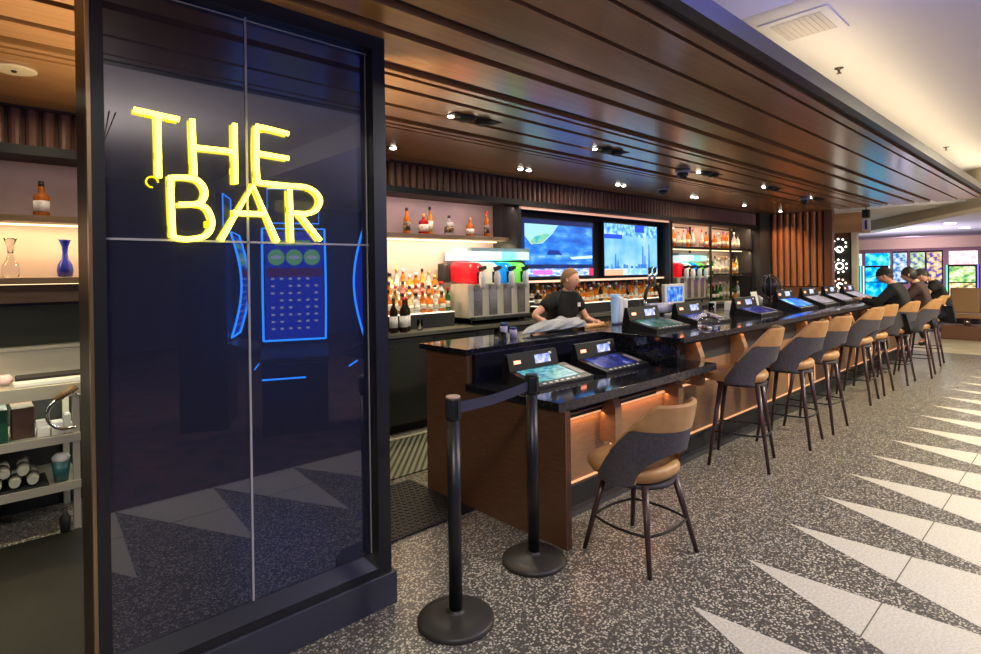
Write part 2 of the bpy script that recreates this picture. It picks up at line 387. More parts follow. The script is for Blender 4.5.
# neon sign
NEON = {'T': [[(0.453, 2.206), (0.601, 2.196)], [(0.529, 2.199), (0.53, 1.967)]],
'H': [[(0.647, 2.205), (0.652, 1.989)], [(0.652, 2.097), (0.805, 2.1)], [(0.805, 2.214), (0.805, 1.971)]],
'E': [[(1.028, 2.208), (0.905, 2.218), (0.894, 2.205), (0.89, 2.1), (0.894, 1.998), (0.905, 1.985), (1.0, 1.984)], [(0.89, 2.107), (1.027, 2.101)]],
'B': [[(0.574, 1.747), (0.570, 1.955), (0.580, 1.972), (0.640, 1.976), (0.672, 1.964), (0.69, 1.929), (0.682, 1.896), (0.66, 1.879), (0.596, 1.871)], [(0.663, 1.877), (0.696, 1.862), (0.714, 1.817), (0.706, 1.775), (0.68, 1.751), (0.629, 1.740), (0.59, 1.742), (0.574, 1.752)]],
'A': [[(0.746, 1.739), (0.876, 1.972), (0.974, 1.739)], [(0.794, 1.852), (0.917, 1.853)]],
'R': [[(1.035, 1.74), (1.032, 1.965)], [(0.951, 1.979), (1.032, 1.984), (1.107, 1.984), (1.153, 1.964), (1.172, 1.929), (1.152, 1.887), (1.105, 1.867), (1.036, 1.867)], [(1.073, 1.865), (1.169, 1.751)]]}
t = thing('neon_sign', 'yellow neon tube sign reading THE BAR on the dark glass', 'sign', (0.8, 2.404, 1.97))
def dense(pts, n=5):
    if len(pts) < 4: return pts
    out = []
    P_ = [pts[0]] + pts + [pts[-1]]
    for i in range(1, len(P_) - 2):
        for k in range(n):
            s_ = k / n; p0, p1, p2, p3 = P_[i - 1], P_[i], P_[i + 1], P_[i + 2]
            out.append(tuple(0.5 * ((2 * p1[j]) + (-p0[j] + p2[j]) * s_ + (2 * p0[j] - 5 * p1[j] + 4 * p2[j] - p3[j]) * s_ ** 2 + (-p0[j] + 3 * p1[j] - 3 * p2[j] + p3[j]) * s_ ** 3) for j in (0, 1)))
    out.append(pts[-1]); return out
for L_, strokes in NEON.items():
    b = MB()
    for s_ in strokes:
        q = dense(s_)
        b.tube([(x - 0.8, -0.019, z - 1.97) for x, z in q], 0.0105, m_neon, 8)
    o = b.build('letter_' + L_.lower(), t)
for x, z in [(0.50, 2.20), (0.57, 2.195), (0.531, 2.05), (0.65, 2.02), (0.80, 2.02), (0.805, 2.05), (0.91, 2.21), (0.893, 2.02), (0.573, 1.95), (0.573, 1.78), (0.70, 1.80), (0.66, 1.875), (0.80, 1.85), (0.91, 1.86), (1.033, 1.88), (1.12, 1.98), (1.14, 1.79), (0.875, 1.965)]:
    b = MB(); b.box(x - 0.812, x - 0.788, -0.012, 0.0, z - 1.97 - 0.012, z - 1.97 + 0.012, m_neonglow); b.build('tube_holder', t)
b = MB(); b.tube([(-0.42, -0.006, 0.22), (-0.44, -0.004, 0.1), (-0.40, -0.004, 0.22)], 0.002, m_blackm, 5); b.build('wire', t)
b = MB(); b.tube([(-0.29 + 0.02 * math.cos(a), -0.006, -0.02 + 0.02 * math.sin(a)) for a in [k * 0.6 for k in range(9)]], 0.003, m_neonglow, 5); b.build('wire', t)

# ================================================================== THE BAR
bar = thing('bar_counter', 'long bar with black stone top and brown wood end running down the room', 'bar counter', (2.49, 2.076, 0))
ox, oy = 2.49, 2.076
def B(x0, x1, y0, y1, z0, z1, m, name, bev=0, par=bar):
    q = MB(); q.box(x0 - ox, x1 - ox, y0 - oy, y1 - oy, z0, z1, m, bev); return q.build(name, par)
# end panel (L shaped outline in Y,Z)
q = MB(); q.prism([(0, y - oy, z) for y, z in ((2.076, 0), (2.076, 0.788), (2.936, 0.788), (2.936, 1.03), (3.402, 1.03), (3.402, 0))], (0.045, 0, 0), m_barwood); q.build('end_panel', bar)
q = MB(); q.box(2.485 - ox, 2.492 - ox, -0.003, 0.0, 0, 0.788, m_flute); q.build('edge_trim', bar)
B(2.535, 12.3, 2.42, 2.46, 0.17, 0.79, m_frontwood, 'front_panel')
q = MB()
for x in [2.535 + 0.86 * i for i in range(12)]:
    q.box(x - ox, x + 0.012 - ox, 0.338, 0.346, 0.20, 0.60, m_copper)
q.build('panel_joint', bar)
B(4.06, 12.3, 2.42, 2.46, 0.79, 1.0, m_darkwall, 'upper_front_panel')
B(2.535, 4.02, 2.90, 2.934, 0.84, 1.035, mat('gloss_black_panel', (0.010, 0.010, 0.02), 0.15), 'riser_panel')
B(2.535, 12.3, 3.36, 3.40, 0.0, 1.03, m_darkwall, 'rear_panel')
B(2.475, 4.42, 2.110, 2.94, 0.79, 0.84, m_stone, 'low_counter', 0.003)
B(2.473, 4.422, 2.1075, 2.112, 0.786, 0.838, m_stoneedge, 'low_counter_edge')
B(2.470, 12.35, 2.925, 3.46, 1.032, 1.072, m_stone, 'high_counter', 0.003)
B(4.0, 12.35, 2.19, 2.925, 1.032, 1.072, m_stone, 'front_counter', 0.003)
B(4.0, 4.045, 2.22, 2.93, 0.842, 1.033, m_stone, 'step_panel')
B(4.05, 12.35, 2.187, 2.192, 1.028, 1.072, m_stoneedge, 'front_counter_edge')
B(2.535, 12.3, 2.38, 2.42, 0.04, 0.175, m_blackm, 'kick_panel')
B(2.535, 12.3, 2.33, 2.42, 0.0, 0.04, m_darkgrey, 'kick_base')
B(2.54, 12.3, 2.408, 2.42, 0.172, 0.186, m_copper, 'copper_strip')
B(2.54, 12.3, 2.402, 2.42, 0.604, 0.618, m_copper, 'copper_strip')
B(2.54, 12.3, 2.375, 2.389, 0.648, 0.660, m_frontwood, 'trim_rail')
B(4.06, 12.3, 2.30, 2.36, 0.985, 0.998, m_darkgrey, 'cable_tray')
B(2.54, 3.98, 2.39, 2.42, 0.622, 0.785, m_blackm, 'apron_panel')
def bracket(x, ztop, z0=0.40):
    q = MB(); q.prism([(x - ox, 0.342, z0), (x - ox, 0.205, z0 + 0.0), (x - ox, 0.205, ztop - 0.14), (x - ox, 0.255, ztop), (x - ox, 0.342, ztop)], (0.075, 0, 0), m_frontwood)
    q.build('bracket', bar)
for x in (3.27, 4.13): bracket(x, 0.785)
for x in (4.50, 5.36, 6.22, 7.08, 7.94, 8.80, 9.66, 10.5, 11.4): bracket(x, 1.0, 0.62)
for i in range(16):   # screws/LED dots under the edge
    pass
# ================================================================== STANCHIONS
def stanchion(loc, label, top):
    t = thing('stanchion', label, 'stanchion', loc, 0)
    b = MB(); b.lathe([(0.172, 0), (0.176, 0.004), (0.176, 0.018), (0.168, 0.026), (0.11, 0.038), (0.05, 0.048), (0.036, 0.056), (0.0365, 0.06)], mat('cast_base', (0.035, 0.032, 0.028), 0.45), 48); b.build('base', t)
    b = MB(); b.lathe([(0.031, 0.055), (0.031, 0.93)], m_black, 24); b.build('pole', t)
    b = MB(); b.lathe([(0.033, 0.925), (0.0345, 0.93), (0.0345, 1.018), (0.032, 1.024)], m_black, 24)
    for a in range(4): b.box(-0.011, 0.011, 0.030, 0.040, 0.94, 1.02, m_blackm, mtx=Matrix.Rotation(a * math.pi / 2 + 0.18, 4, 'Z'))
    b.build('belt_head', t)
    b = MB(); b.lathe([(0.0335, 1.024), (0.0335, 1.032), (0.031, 1.034)], top, 24); b.build('cap', t)
    return t
s1 = stanchion((1.625, 2.018, 0), 'black belt stanchion with pale cap beside the neon partition', mat('beige_cap', (0.55, 0.38, 0.28), 0.5))
s2 = stanchion((2.275, 2.134, 0), 'all black belt stanchion against the wood end of the bar', m_black)
d = Vector((0.65, 0.116, 0)); L_ = d.length; d.normalize(); n = Vector((-d.y, d.x, 0))
b = MB()
vs = b.grid(lambda u, v: d * (0.036 + u * (L_ - 0.072)) + Vector((0, 0, 0.948 + v * 0.05 - 0.012 * math.sin(math.pi * u))) + n * 0.0015, 14, 3, mat('belt_navy', (0.025, 0.026, 0.06), 0.7))
b.grid(lambda u, v: d * (0.036 + u * (L_ - 0.072)) + Vector((0, 0, 0.948 + v * 0.05 - 0.012 * math.sin(math.pi * u))) - n * 0.0015, 14, 3, mat('belt_navy'))
b.build('retractable_belt', s1)

# ================================================================== BAR STOOLS
def superell(t, a, bb, n=2.6):
    c, s_ = math.cos(t), math.sin(t)
    return (a * math.copysign(abs(c) ** (2 / n), c), bb * math.copysign(abs(s_) ** (2 / n), s_))
def make_stool(name, label, sh, group):
    """sh: height of the seat's upper surface; the stool faces +Y"""
    t = thing(name, label, 'bar stool', (0, 0, 0), 0, group)
    b = MB(); N_ = 32; rings = []
    prof = [(0.80, -0.085), (0.93, -0.075), (1.0, -0.045), (1.0, -0.025), (0.95, -0.006), (0.80, 0.004), (0.4, 0.006)]
    for f, z in prof:
        rings.append([b.bm.verts.new((superell(2 * math.pi * k / N_, 0.225 * f, 0.225 * f)[0], 0.045 + superell(2 * math.pi * k / N_, 0.225 * f, 0.25 * f)[1], sh + z)) for k in range(N_)])
    for i in range(len(rings) - 1):
        b._setm([b.bm.faces.new([rings[i][k], rings[i][(k + 1) % N_], rings[i + 1][(k + 1) % N_], rings[i + 1][k]]) for k in range(N_)], m_leather, True)
    b._setm([b.bm.faces.new(list(reversed(rings[0])))], m_leather, True); b._setm([b.bm.faces.new(rings[-1])], m_leather, True)
    b.build('seat', t)
    # wrap-round shell: angle a measured from the rear (-Y)
    A = R(106)
    def zt_(u): return 0.345 - 0.39 * max(0.0, abs(u) - 0.36) ** 1.15 / (0.64 ** 1.15) 
    def zb_(u):
        o_ = 0.105 * (1 - min(1.0, (abs(u) / 0.50)) ** 2.4)
        return (-0.085 if abs(u) > 0.50 else -0.085 + 0.075 + o_ - 0.0) if abs(u) <= 0.50 else -0.085
    def rad(z): return 0.262 + 0.07 * max(0, z) 
    def pt(u, z, r_off):
        a = u * A; r = rad(z) + r_off
        x, y = r * math.sin(a), -r * math.cos(a)
        return Vector((x * 0.98, y + 0.02 - 0.15 * max(0.0, z + 0.03) * max(0.0, math.cos(a)), sh + z))
    NU, NV = 41, 9
    def zsplit(u): return min(zt_(u), 0.215 + 0.03 * u * u)
    b = MB()
    def outer(u_, v):
        u = u_ * 2 - 1; lo, hi = zb_(u), zsplit(u); return pt(u, lo + (hi - lo) * v, 0)
    def innerlow(u_, v):
        u = u_ * 2 - 1; lo, hi = zb_(u), zsplit(u); return pt(u, lo + (hi - lo) * v, -0.018)
    b.grid(outer, NU, NV, m_shell); b.grid(innerlow, NU, NV, m_shell)
    b.grid(lambda u_, v: outer(u_, 0).lerp(innerlow(u_, 0), v), NU, 2, m_shell)
    b.grid(lambda u_, v: outer(u_, 1).lerp(innerlow(u_, 1), v), NU, 2, m_shell)
    for e in (0, 1): b.grid(lambda u_, v, e=e: outer(e, u_).lerp(innerlow(e, u_), v), NV, 2, m_shell)
    b.build('back_shell', t)
    b = MB(); U0 = 0.97
    def umax(v): return 1
    def o2(u_, v):
        u = (u_ * 2 - 1) * 0.80; lo, hi = zsplit(u), max(zt_(u), zsplit(u) + 0.001) + 0.006
        return pt(u, lo + (hi - lo) * v, 0.003 + 0.004 * math.sin(math.pi * v))
    def i2(u_, v):
        u = (u_ * 2 - 1) * 0.86; lo, hi = max(zb_(u), 0.0) + 0.01, max(zt_(u), 0.02) + 0.006
        return pt(u, lo + (hi - lo) * v, -0.03 - 0.012 * math.sin(math.pi * v))
    b.grid(o2, NU, 6, m_leather); b.grid(i2, NU, 8, m_leather)
    b.grid(lambda u_, v: (o2(u_, 1).lerp(i2(u_, 1), v) + Vector((0, 0, 0.012 * math.sin(math.pi * v)))), NU, 5, m_leather)
    b.grid(lambda u_, v: (i2(u_, 0).lerp(innerlow(0.5 + (u_ - .5) * 0.86, 0.02), v)), NU, 2, m_leather)
    for e in (0, 1): b.grid(lambda u_, v, e=e: o2(e, u_).lerp(i2(e, u_), v), 6, 2, m_leather)
    b.build('back_pad', t)
    b = MB(); b.lathe([(0.19, sh - 0.115), (0.20, sh - 0.088)], m_shell, 28); b.build('seat_base', t)
    zr = sh * 0.36
    cs = []
    for sx in (-1, 1):
        for sy in (-1, 1):
            top = Vector((sx * 0.135, sy * 0.135 + 0.0, sh - 0.09)); bot = Vector((sx * 0.222, sy * 0.222, 0.0))
            b = MB(); b.rod(bot, top, 0.0125, 0.020, m_legwood, 12); b.build('leg', t)
            cs.append((sx, sy, bot.lerp(top, zr / (sh - 0.09))))
    b = MB(); c = {(a_, b_): p for a_, b_, p in cs}
    for p, q in (((-1, -1), (1, -1)), ((1, -1), (1, 1)), ((1, 1), (-1, 1)), ((-1, 1), (-1, -1))):
        a_, b_ = c[p], c[q]; mid = (a_ + b_) / 2; out = Vector((mid.x, mid.y, 0)).normalized() * 0.03
        b.tube([a_, a_.lerp(b_, .25) + out * .7, mid + out, a_.lerp(b_, .75) + out * .7, b_], 0.0075, m_blackm, 6)
    b.build('foot_ring', t)
    return t
SG = 'bar stools along the bar front'
low = make_stool('bar_stool', 'low tan and charcoal stool at the lower ledge with gaming screens', 0.53, SG)
low.location = (2.80, 1.795, 0); low.rotation_euler.z = R(-4)
hi0 = make_stool('bar_stool', 'x', 0.765, SG)
stools = [(4.695, 2.03, 16, 'tall tan and charcoal stool, first one past the low ledge'),
          (5.58, 1.97, 5, 'tall tan and charcoal stool, second one past the low ledge'),
          (6.27, 1.965, 0, 'tall tan and charcoal stool, third one past the low ledge'),
          (7.82, 2.04, 3, 'tall tan and charcoal stool, fourth one past the low ledge'),
          (8.50, 2.04, 0, 'tall empty stool just before the patron with the black cap'),
          (9.42, 1.98, 0, 'tall tan and charcoal stool under the patron with the black cap'),
          (10.22, 1.87, 4, 'tall tan and charcoal stool of the middle patron at the bar'),
          (11.55, 1.97, 3, 'last tall stool at the far end of the bar under the third patron')]
for i, (x, y, a, lb) in enumerate(stools):
    o = hi0 if i == 0 else copy_tree(hi0)
    o.location = (x, y, 0); o.rotation_euler.z = R(a); o['label'] = lb

# ================================================================== GAMING TERMINALS
m_termface = mat('terminal_black', (0.006, 0.006, 0.009), 0.5, spec=0.25)
def terminal(x, z, y, label, smat, w=0.50, tilt=0.06, lit=True, bw=None):
    w = w - 0.03
    t = thing('gaming_terminal', label, 'gaming terminal', (x, y, z), 0, 'video gaming terminals set in the bar top')
    b = MB(); b.prism([(0, 0, 0), (0, 0, 0.022), (0, 0.27, 0.022 + tilt), (0, 0.30, 0.0)], (w + 0.10, 0, 0), m_black); b.build('housing', t)
    def sp(u, v, dz=0.002):  # point on the sloping face
        return (u, 0.035 + v * 0.215, 0.022 + (0.035 + v * 0.215) / 0.27 * tilt + dz)
    b = MB(); q = [sp(0.05, 0.06), sp(w - 0.0, 0.06), sp(w - 0.0, 1.0), sp(0.05, 1.0)]
    b.prism(q, (0, 0, 0.002), smat); b.build('screen', t)
    for i in range(7):
        b = MB(); u = 0.06 + i * (w - 0.06) / 7; b.prism([sp(u, -0.11), sp(u + 0.028, -0.11), sp(u + 0.028, -0.05), sp(u, -0.05)], (0, 0, 0.003), m_plastic_w); b.build('button', t)
    b = MB(); b.prism([sp(w + 0.02, 0.1), sp(w + 0.07, 0.1), sp(w + 0.07, 0.8), sp(w + 0.02, 0.8)], (0, 0, 0.003), mat('card_panel', (0.30, 0.27, 0.30), 0.4)); b.build('button_panel', t)
    b = MB(); bz = 0.022 + tilt
    b.prism([(0.0, 0.29, 0.0), (0.0, 0.262, bz), (0.0, 0.290, bz + 0.110), (0.0, 0.315, bz + 0.112), (0, 0.35, 0.0)], (w + 0.03, 0, 0), m_termface); bb = b.build('display_box', t)
    def fp(u, v, dz=0.0): return (u, 0.262 + 0.028 * v - 0.001 - dz, bz + 0.11 * v)
    b = MB(); b.prism([fp(0.05, .40), fp(0.115, .40), fp(0.115, .60), fp(0.05, .60)], (0, -0.002, 0), mat('red_led', (1, .3, .2), .5, emit=(1, 0.25, 0.14), es=2.2)); b.build('ticket_light', bb)
    b = MB(); b.prism([fp(0.26, .25), fp(0.42, .25), fp(0.42, .78), fp(0.26, .78)], (0, -0.002, 0), screen('display_blue', [(0.35, (0.10, 0.2, 0.9)), (0.5, (0.5, 0.6, 1)), (0.62, (0.95, 0.9, 1))], 22, 0.6)); b.build('display', bb)
    b = MB(); b.prism([fp(w - 0.06, .72), fp(w - 0.03, .72), fp(w - 0.03, .86), fp(w - 0.06, .86)], (0, -0.002, 0), m_plastic_w); b.build('indicator', bb)
    return t
m_scr_teal = screen('screen_teal', [(0.35, (0.02, 0.25, 0.45)), (0.48, (0.10, 0.55, 0.65)), (0.60, (0.30, 0.80, 0.75)), (0.7, (0.02, 0.40, 0.30))], 14, 0.40, mapping=(1, 3, 3))
m_scr_navy = screen('screen_navy', [(0.40, (0.008, 0.012, 0.12)), (0.58, (0.03, 0.05, 0.35)), (0.68, (0.35, 0.35, 0.65))], 9, 0.5)
m_scr_green = screen('screen_green', [(0.40, (0.01, 0.06, 0.05)), (0.6, (0.10, 0.28, 0.24)), (0.72, (0.7, 0.9, 0.8))], 7, 0.45)
m_scr_lilac = screen('screen_lilac', [(0.35, (0.30, 0.25, 0.30)), (0.6, (0.50, 0.44, 0.48)), (0.7, (0.65, 0.62, 0.70))], 5, 0.6)
m_scr_blue = screen('screen_blue', [(0.35, (0.01, 0.05, 0.7)), (0.6, (0.05, 0.25, 1.0)), (0.7, (0.4, 0.7, 1.0))], 6, 1.3)
terminal(2.66, 0.842, 2.43, 'gaming terminal with lit teal screen, at the wood end of the bar', m_scr_teal)
terminal(3.385, 0.842, 2.43, 'gaming terminal with dark navy screen on the low ledge', m_scr_navy)
terminal(4.22, 1.074, 2.52, 'gaming terminal with dim green screen on the raised counter', m_scr_green)
terminal(5.05, 1.074, 2.52, 'gaming terminal beside the green screen one, dark navy screen', m_scr_navy)
for i, (x, mm, lb) in enumerate([(6.3, m_scr_navy, 'dark gaming terminal amid glassware halfway down the bar'), (7.5, m_scr_blue, 'gaming terminal glowing bright blue halfway down the bar'),
        (8.4, m_scr_lilac, 'gaming terminal with pale screen, next past the bright blue one'), (9.3, m_scr_lilac, 'gaming terminal with pale screen in front of the empty stool'),
        (10.2, m_scr_lilac, 'gaming terminal with pale screen in front of the middle patron')]):
    terminal(x, 1.074, 2.50, lb, mm, w=0.56, tilt=0.11 if i else 0.06)

# ================================================================== BACK BAR
# counters and cabinets
def cabinet_unit(x0, x1, label, knob=True):
    t = thing('back_bar_cabinet', label, 'cabinet', (x0, 4.70, 0), 0, 'black cabinets under the back counter')
    w_ = x1 - x0
    b = MB(); b.box(0.002, w_ - 0.002, 0.03, 0.60, 0.08, 0.955, m_blackm); b.box(0.01, w_ - 0.01, 0.08, 0.60, 0, 0.08, m_blackm); b.build('body', t)
    n = 2; dw = w_ / n
    for i in range(n):
        b = MB(); b.box(i * dw + 0.006, (i + 1) * dw - 0.006, 0.008, 0.029, 0.10, 0.94, mat('cabinet_door_black', (0.022, 0.024, 0.02), 0.4), 0.003); dd = b.build('door', t)
        b = MB(); b.lathe([(0.008, 0), (0.008, 0.02), (0.016, 0.024), (0.016, 0.03)], m_chrome, 10, mtx=Matrix.Translation((i * dw + (0.06 if i else dw - 0.06), 0.008, 0.87)) @ Matrix.Rotation(R(90), 4, 'X')); b.build('knob', dd)
    return t
names = ['beside the partition', 'below the wine bottles', 'below the first drink dispenser', 'behind the bartender', 'below the first television', 'below the second television', 'below the red drink dispenser', 'at the far end of the back bar']
xs = [1.0, 2.35, 3.55, 4.75, 5.95, 7.15, 8.5, 10.2, 11.9]
for i in range(8): cabinet_unit(xs[i], xs[i + 1], 'black two door cabinet in the back bar, ' + names[i])
b = MB(); b.box(0.95, 11.93, 4.68, 5.31, 0.96, 1.0, mat('back_counter_stone', (0.11, 0.105, 0.085), 0.3), 0.003)
tag(b.build('back_counter'), 'dark grey stone worktop running along the back wall of the bar', 'worktop')

# bottle kit -------------------------------------------------
LIQ = {'amber': (0.75, 0.22, 0.03), 'honey': (0.85, 0.42, 0.08), 'clear': (0.75, 0.78, 0.78), 'green': (0.05, 0.20, 0.05), 'dark': (0.02, 0.012, 0.01), 'red': (0.65, 0.03, 0.02), 'blue': (0.02, 0.04, 0.45), 'orange': (0.9, 0.25, 0.03), 'pink': (0.75, 0.28, 0.25), 'pale yellow': (0.85, 0.75, 0.35)}
CAP = {'black': (0.015, 0.015, 0.015), 'gold': (0.7, 0.45, 0.12), 'red': (0.5, 0.02, 0.02), 'white': (0.8, 0.8, 0.8), 'cork': (0.4, 0.25, 0.12), 'purple': (0.2, 0.05, 0.3)}
def lm(k):
    tr = 0.0 if k == 'dark' else 0.55
    return mat('liquor_' + k.replace(' ', '_'), LIQ[k], 0.12, trans=tr, ior=1.2)
def cm(k): return mat('cap_' + k, CAP[k], 0.4)
m_label = noisy('label_paper', (0.75, 0.70, 0.58), (0.30, 0.20, 0.14), 45, 0.6, p=(0.52, 0.66))
m_label_w = noisy('label_white', (0.82, 0.80, 0.74), (0.55, 0.52, 0.46), 40, 0.6, p=(0.5, 0.7))
m_label_d = noisy('label_dark', (0.05, 0.04, 0.04), (0.5, 0.35, 0.12), 45, 0.5, p=(0.5, 0.65))
SHAPES = {  # body radius, body height, shoulder height, neck radius, total height, squareness
    'round': (0.037, 0.165, 0.205, 0.014, 0.285, 0), 'square': (0.040, 0.150, 0.175, 0.015, 0.265, 5), 'tall': (0.034, 0.195, 0.235, 0.013, 0.315, 0),
    'squat': (0.048, 0.115, 0.160, 0.015, 0.225, 0), 'flask': (0.050, 0.140, 0.170, 0.013, 0.235, 4), 'wine': (0.037, 0.185, 0.235, 0.014, 0.31, 0)}
def bottle(shape, liq, cap, label, group, loc, name='liquor_bottle', parts=False, lab=None, s=1.0, cat='bottle', rz=None):
    r, hb, hs, nr, H_, sq = SHAPES[shape]; r *= s; hb *= s; hs *= s; H_ *= s
    lab = lab or m_label
    seg = 16 if not sq else 16
    b = MB()
    pr = [(r * 0.92, 0), (r, 0.006), (r, hb * 0.25), (r, hb * 0.8), (r, hb), (r * 0.82, (hb + hs) / 2), (nr * 1.1, hs), (nr, hs + 0.01), (nr, H_ - 0.03)]
    sqn = sq
    if parts:
        b.lathe(pr, lm(liq), seg, sq=sqn); o = b.build(name)
        b = MB(); b.lathe([(r + .0008, hb * 0.25), (r + .0008, hb * 0.8)], lab, seg, sq=sqn); b.build('label', o)
        b = MB(); b.lathe([(nr + 0.003, H_ - 0.035), (nr + 0.003, H_)], cm(cap), 10); b.build('cap', o)
    else:
        pr = [(r * 0.92, 0), (r, 0.006), (r, hb * 0.3), (r + .001, hb * 0.3), (r + .001, hb * 0.7), (r, hb * 0.7), (r, hb), (r * 0.82, (hb + hs) / 2), (nr * 1.1, hs), (nr, H_ - 0.035), (nr + .003, H_ - 0.035), (nr + .003, H_)]
        L1 = lm(liq); mm = [L1, L1, L1, lab, L1, L1, L1, L1, L1, cm(cap), cm(cap)]
        b.lathe(pr, L1, 12 if not sq else 16, mats=mm, sq=sqn); o = b.build(name)
    o.location = loc; o.rotation_euler.z = rnd.uniform(-.3, .3) if rz is None else rz
    return tag(o, label, cat, group)

# upper wall shelf left section
def shelf(x0, x1, y0, y1, z0, z1, label, m=m_shelfwood, led=True, name='wall_shelf'):
    b = MB(); b.box(x0, x1, y0, y1, z0, z1, m, 0.002); o = b.build(name); tag(o, label, 'shelf')
    if led:
        b = MB(); b.box(x0, x1, y1 - 0.10, y1 - 0.085, z0 - 0.010, z0 - 0.001, m_led); b.build('led_strip', o)
    return o
shelf(-1.2, 0.95, 4.98, 5.318, 1.985, 2.03, 'lit wall shelf holding a single whiskey bottle beside the partition')
shelf(-1.2, 0.95, 4.98, 5.318, 1.555, 1.60, 'lower wall shelf holding the clear and blue vases')
shelf(0.96, 4.95, 4.98, 5.318, 1.975, 2.02, 'lit wall shelf of liquor bottles next to the first television')
# dark back splash of the left section and LED shelf under it
b = MB(); b.box(-1.2, 0.95, 5.28, 5.319, 1.08, 1.40, mat('splash_stone', (0.05, 0.055, 0.045), 0.25)); struct(b.build('wall_splash'))
b = MB(); b.box(-1.2, 0.95, 5.20, 5.319, 1.42, 1.55, m_shelfwood); tag(b.build('shelf_apron'), 'lit wood panel under the lower shelf with the vases', 'panel')
# LED line above televisions
t = thing('light_bar', 'long rose glowing light bar above the televisions', 'light bar', (5.0, 4.86, 2.375))
b = MB(); b.box(0, 3.55, 0, 0.03, 0, 0.028, m_ledpink); b.build('diffuser', t)
b = MB(); b.box(0, 3.55, 0.03, 0.25, 0.0, 0.03, m_blackm); b.build('housing', t)
# black post beside the first shelf
b = MB(); b.box(4.96, 5.03, 4.86, 5.118, 1.002, 2.41, m_blackm); struct(b.build('trim_post'))
b = MB(); b.box(8.55, 8.60, 4.86, 5.118, 1.002, 2.41, m_darkgrey); struct(b.build('trim_post_grey'))

shelf_b = [(3.515, 'round', 'amber', 'black', 'standing nearest the partition'), (3.735, 'flask', 'red', 'gold', 'behind a white labelled one'), (3.825, 'tall', 'honey', 'black', 'in the second pair'),
           (4.098, 'flask', 'clear', 'black', 'in the middle of the shelf'), (4.42, 'squat', 'amber', 'cork', 'beside the tall one'), (4.69, 'tall', 'amber', 'red', 'at the post by the television')]
for i, (x, s_, l, c, w_) in enumerate(shelf_b):
    bottle(s_, l, c, f'{l} liquor bottle with {c} cap on the lit shelf, {w_}', 'bottles on the lit wall shelf', (x, 5.12, 2.021), parts=True, s=1.0, lab=m_label_d if i in (0, 3, 5) else m_label)
bottle('square', 'amber', 'black', 'square whiskey bottle with cream label alone on the upper shelf', None, (0.395, 5.12, 2.031), parts=True, lab=m_label_w, s=0.95, rz=0.75)
bottle('tall', 'pink', 'red', 'pink bottle cut off by the partition on the upper shelf', None, (0.66, 5.12, 2.031), parts=True, s=0.9)
# vases
def vase(loc, m, label):
    b = MB(); b.lathe([(0.034, 0), (0.046, 0.01), (0.05, 0.05), (0.044, 0.09), (0.022, 0.13), (0.017, 0.17), (0.02, 0.22), (0.034, 0.262), (0.040, 0.272), (0.033, 0.27), (0.014, 0.21), (0.012, 0.17)], m, 20)
    o = b.build('vase'); o.location = loc; tag(o, label, 'vase'); return o
vase((0.222, 5.12, 1.601), m_glass, 'clear glass vase with flared rim on the lit shelf')
vase((0.525, 5.12, 1.601), mat('cobalt_glass', (0.012, 0.02, 0.22), 0.08), 'cobalt blue vase with white foot on the lit shelf')

# stepped riser beside the drink dispenser with bottles
t = thing('bottle_riser', 'stepped bottle riser with lit white edges on the back counter', 'riser', (3.02, 4.92, 1.001))
steps = [(0.0, 0.0, 0.155), (0.12, 0.11, 0.26), (0.24, 0.22, 0.37)]
for i, (dy, _, h) in enumerate(steps):
    b = MB(); b.box(0, 0.98, dy, dy + 0.12, 0, h, m_blackm); b.box(0, 0.98, dy - 0.001, dy + 0.119, h, h + 0.008, mat('riser_light', (1, 0.95, 0.85), 0.4, emit=(1.0, 0.85, 0.62), es=1.0)); b.build('step', t)
tiers = [('lowest', 4.975, 1.001 + 0.164, 11), ('middle', 5.095, 1.001 + 0.269, 11), ('top', 5.215, 1.001 + 0.379, 11)]
cl = ['orange', 'honey', 'pink', 'green', 'amber', 'pale yellow', 'orange', 'clear', 'honey', 'red', 'pink']; cc = ['black', 'gold', 'red', 'white', 'cork', 'purple', 'black']
for ti, (tn, y, z, n) in enumerate(tiers):
    for i in range(n):
        l = rnd.choice(['orange', 'honey', 'pink', 'amber', 'pale yellow', 'clear', 'orange', 'pink', 'clear'] + (['green'] if ti == 0 else [])); c = rnd.choice(cc); s_ = rnd.choice(['round', 'square', 'squat', 'flask', 'tall'])
        bottle(s_, l, c, f'{l} bottle with {c} cap, {ORD[i]} from the partition on the {tn} lit step', 'bottles on the lit riser', (3.085 + i * 0.0865, y, z), s=0.84 + 0.02 * rnd.random())
# wine bottles and tumbler on the counter
for x, y, w_ in ((3.12, 4.80, 'next to the partition edge'), (3.225, 4.78, 'with the wide white label'), (3.30, 4.84, 'beside the empty tumbler')):
    bottle('wine', 'dark', 'black' if x < 3.2 else 'red', 'dark wine bottle on the back counter, ' + w_, 'wine bottles on the back counter', (x, y, 1.001), name='wine_bottle', parts=True, lab=m_label_w, s=1.12)
def tumbler(loc, label, h=0.10, r=0.034, m=m_glass, name='glass_tumbler', cat='glass', group=None):
    b = MB(); b.lathe([(r * 0.8, 0), (r, h), (r * 0.92, h), (r * 0.74, 0.008)], m, 16); o = b.build(name); o.location = loc; return tag(o, label, cat, group)
tumbler((3.44, 4.80, 1.001), 'empty glass tumbler beside the wine bottles', 0.11)

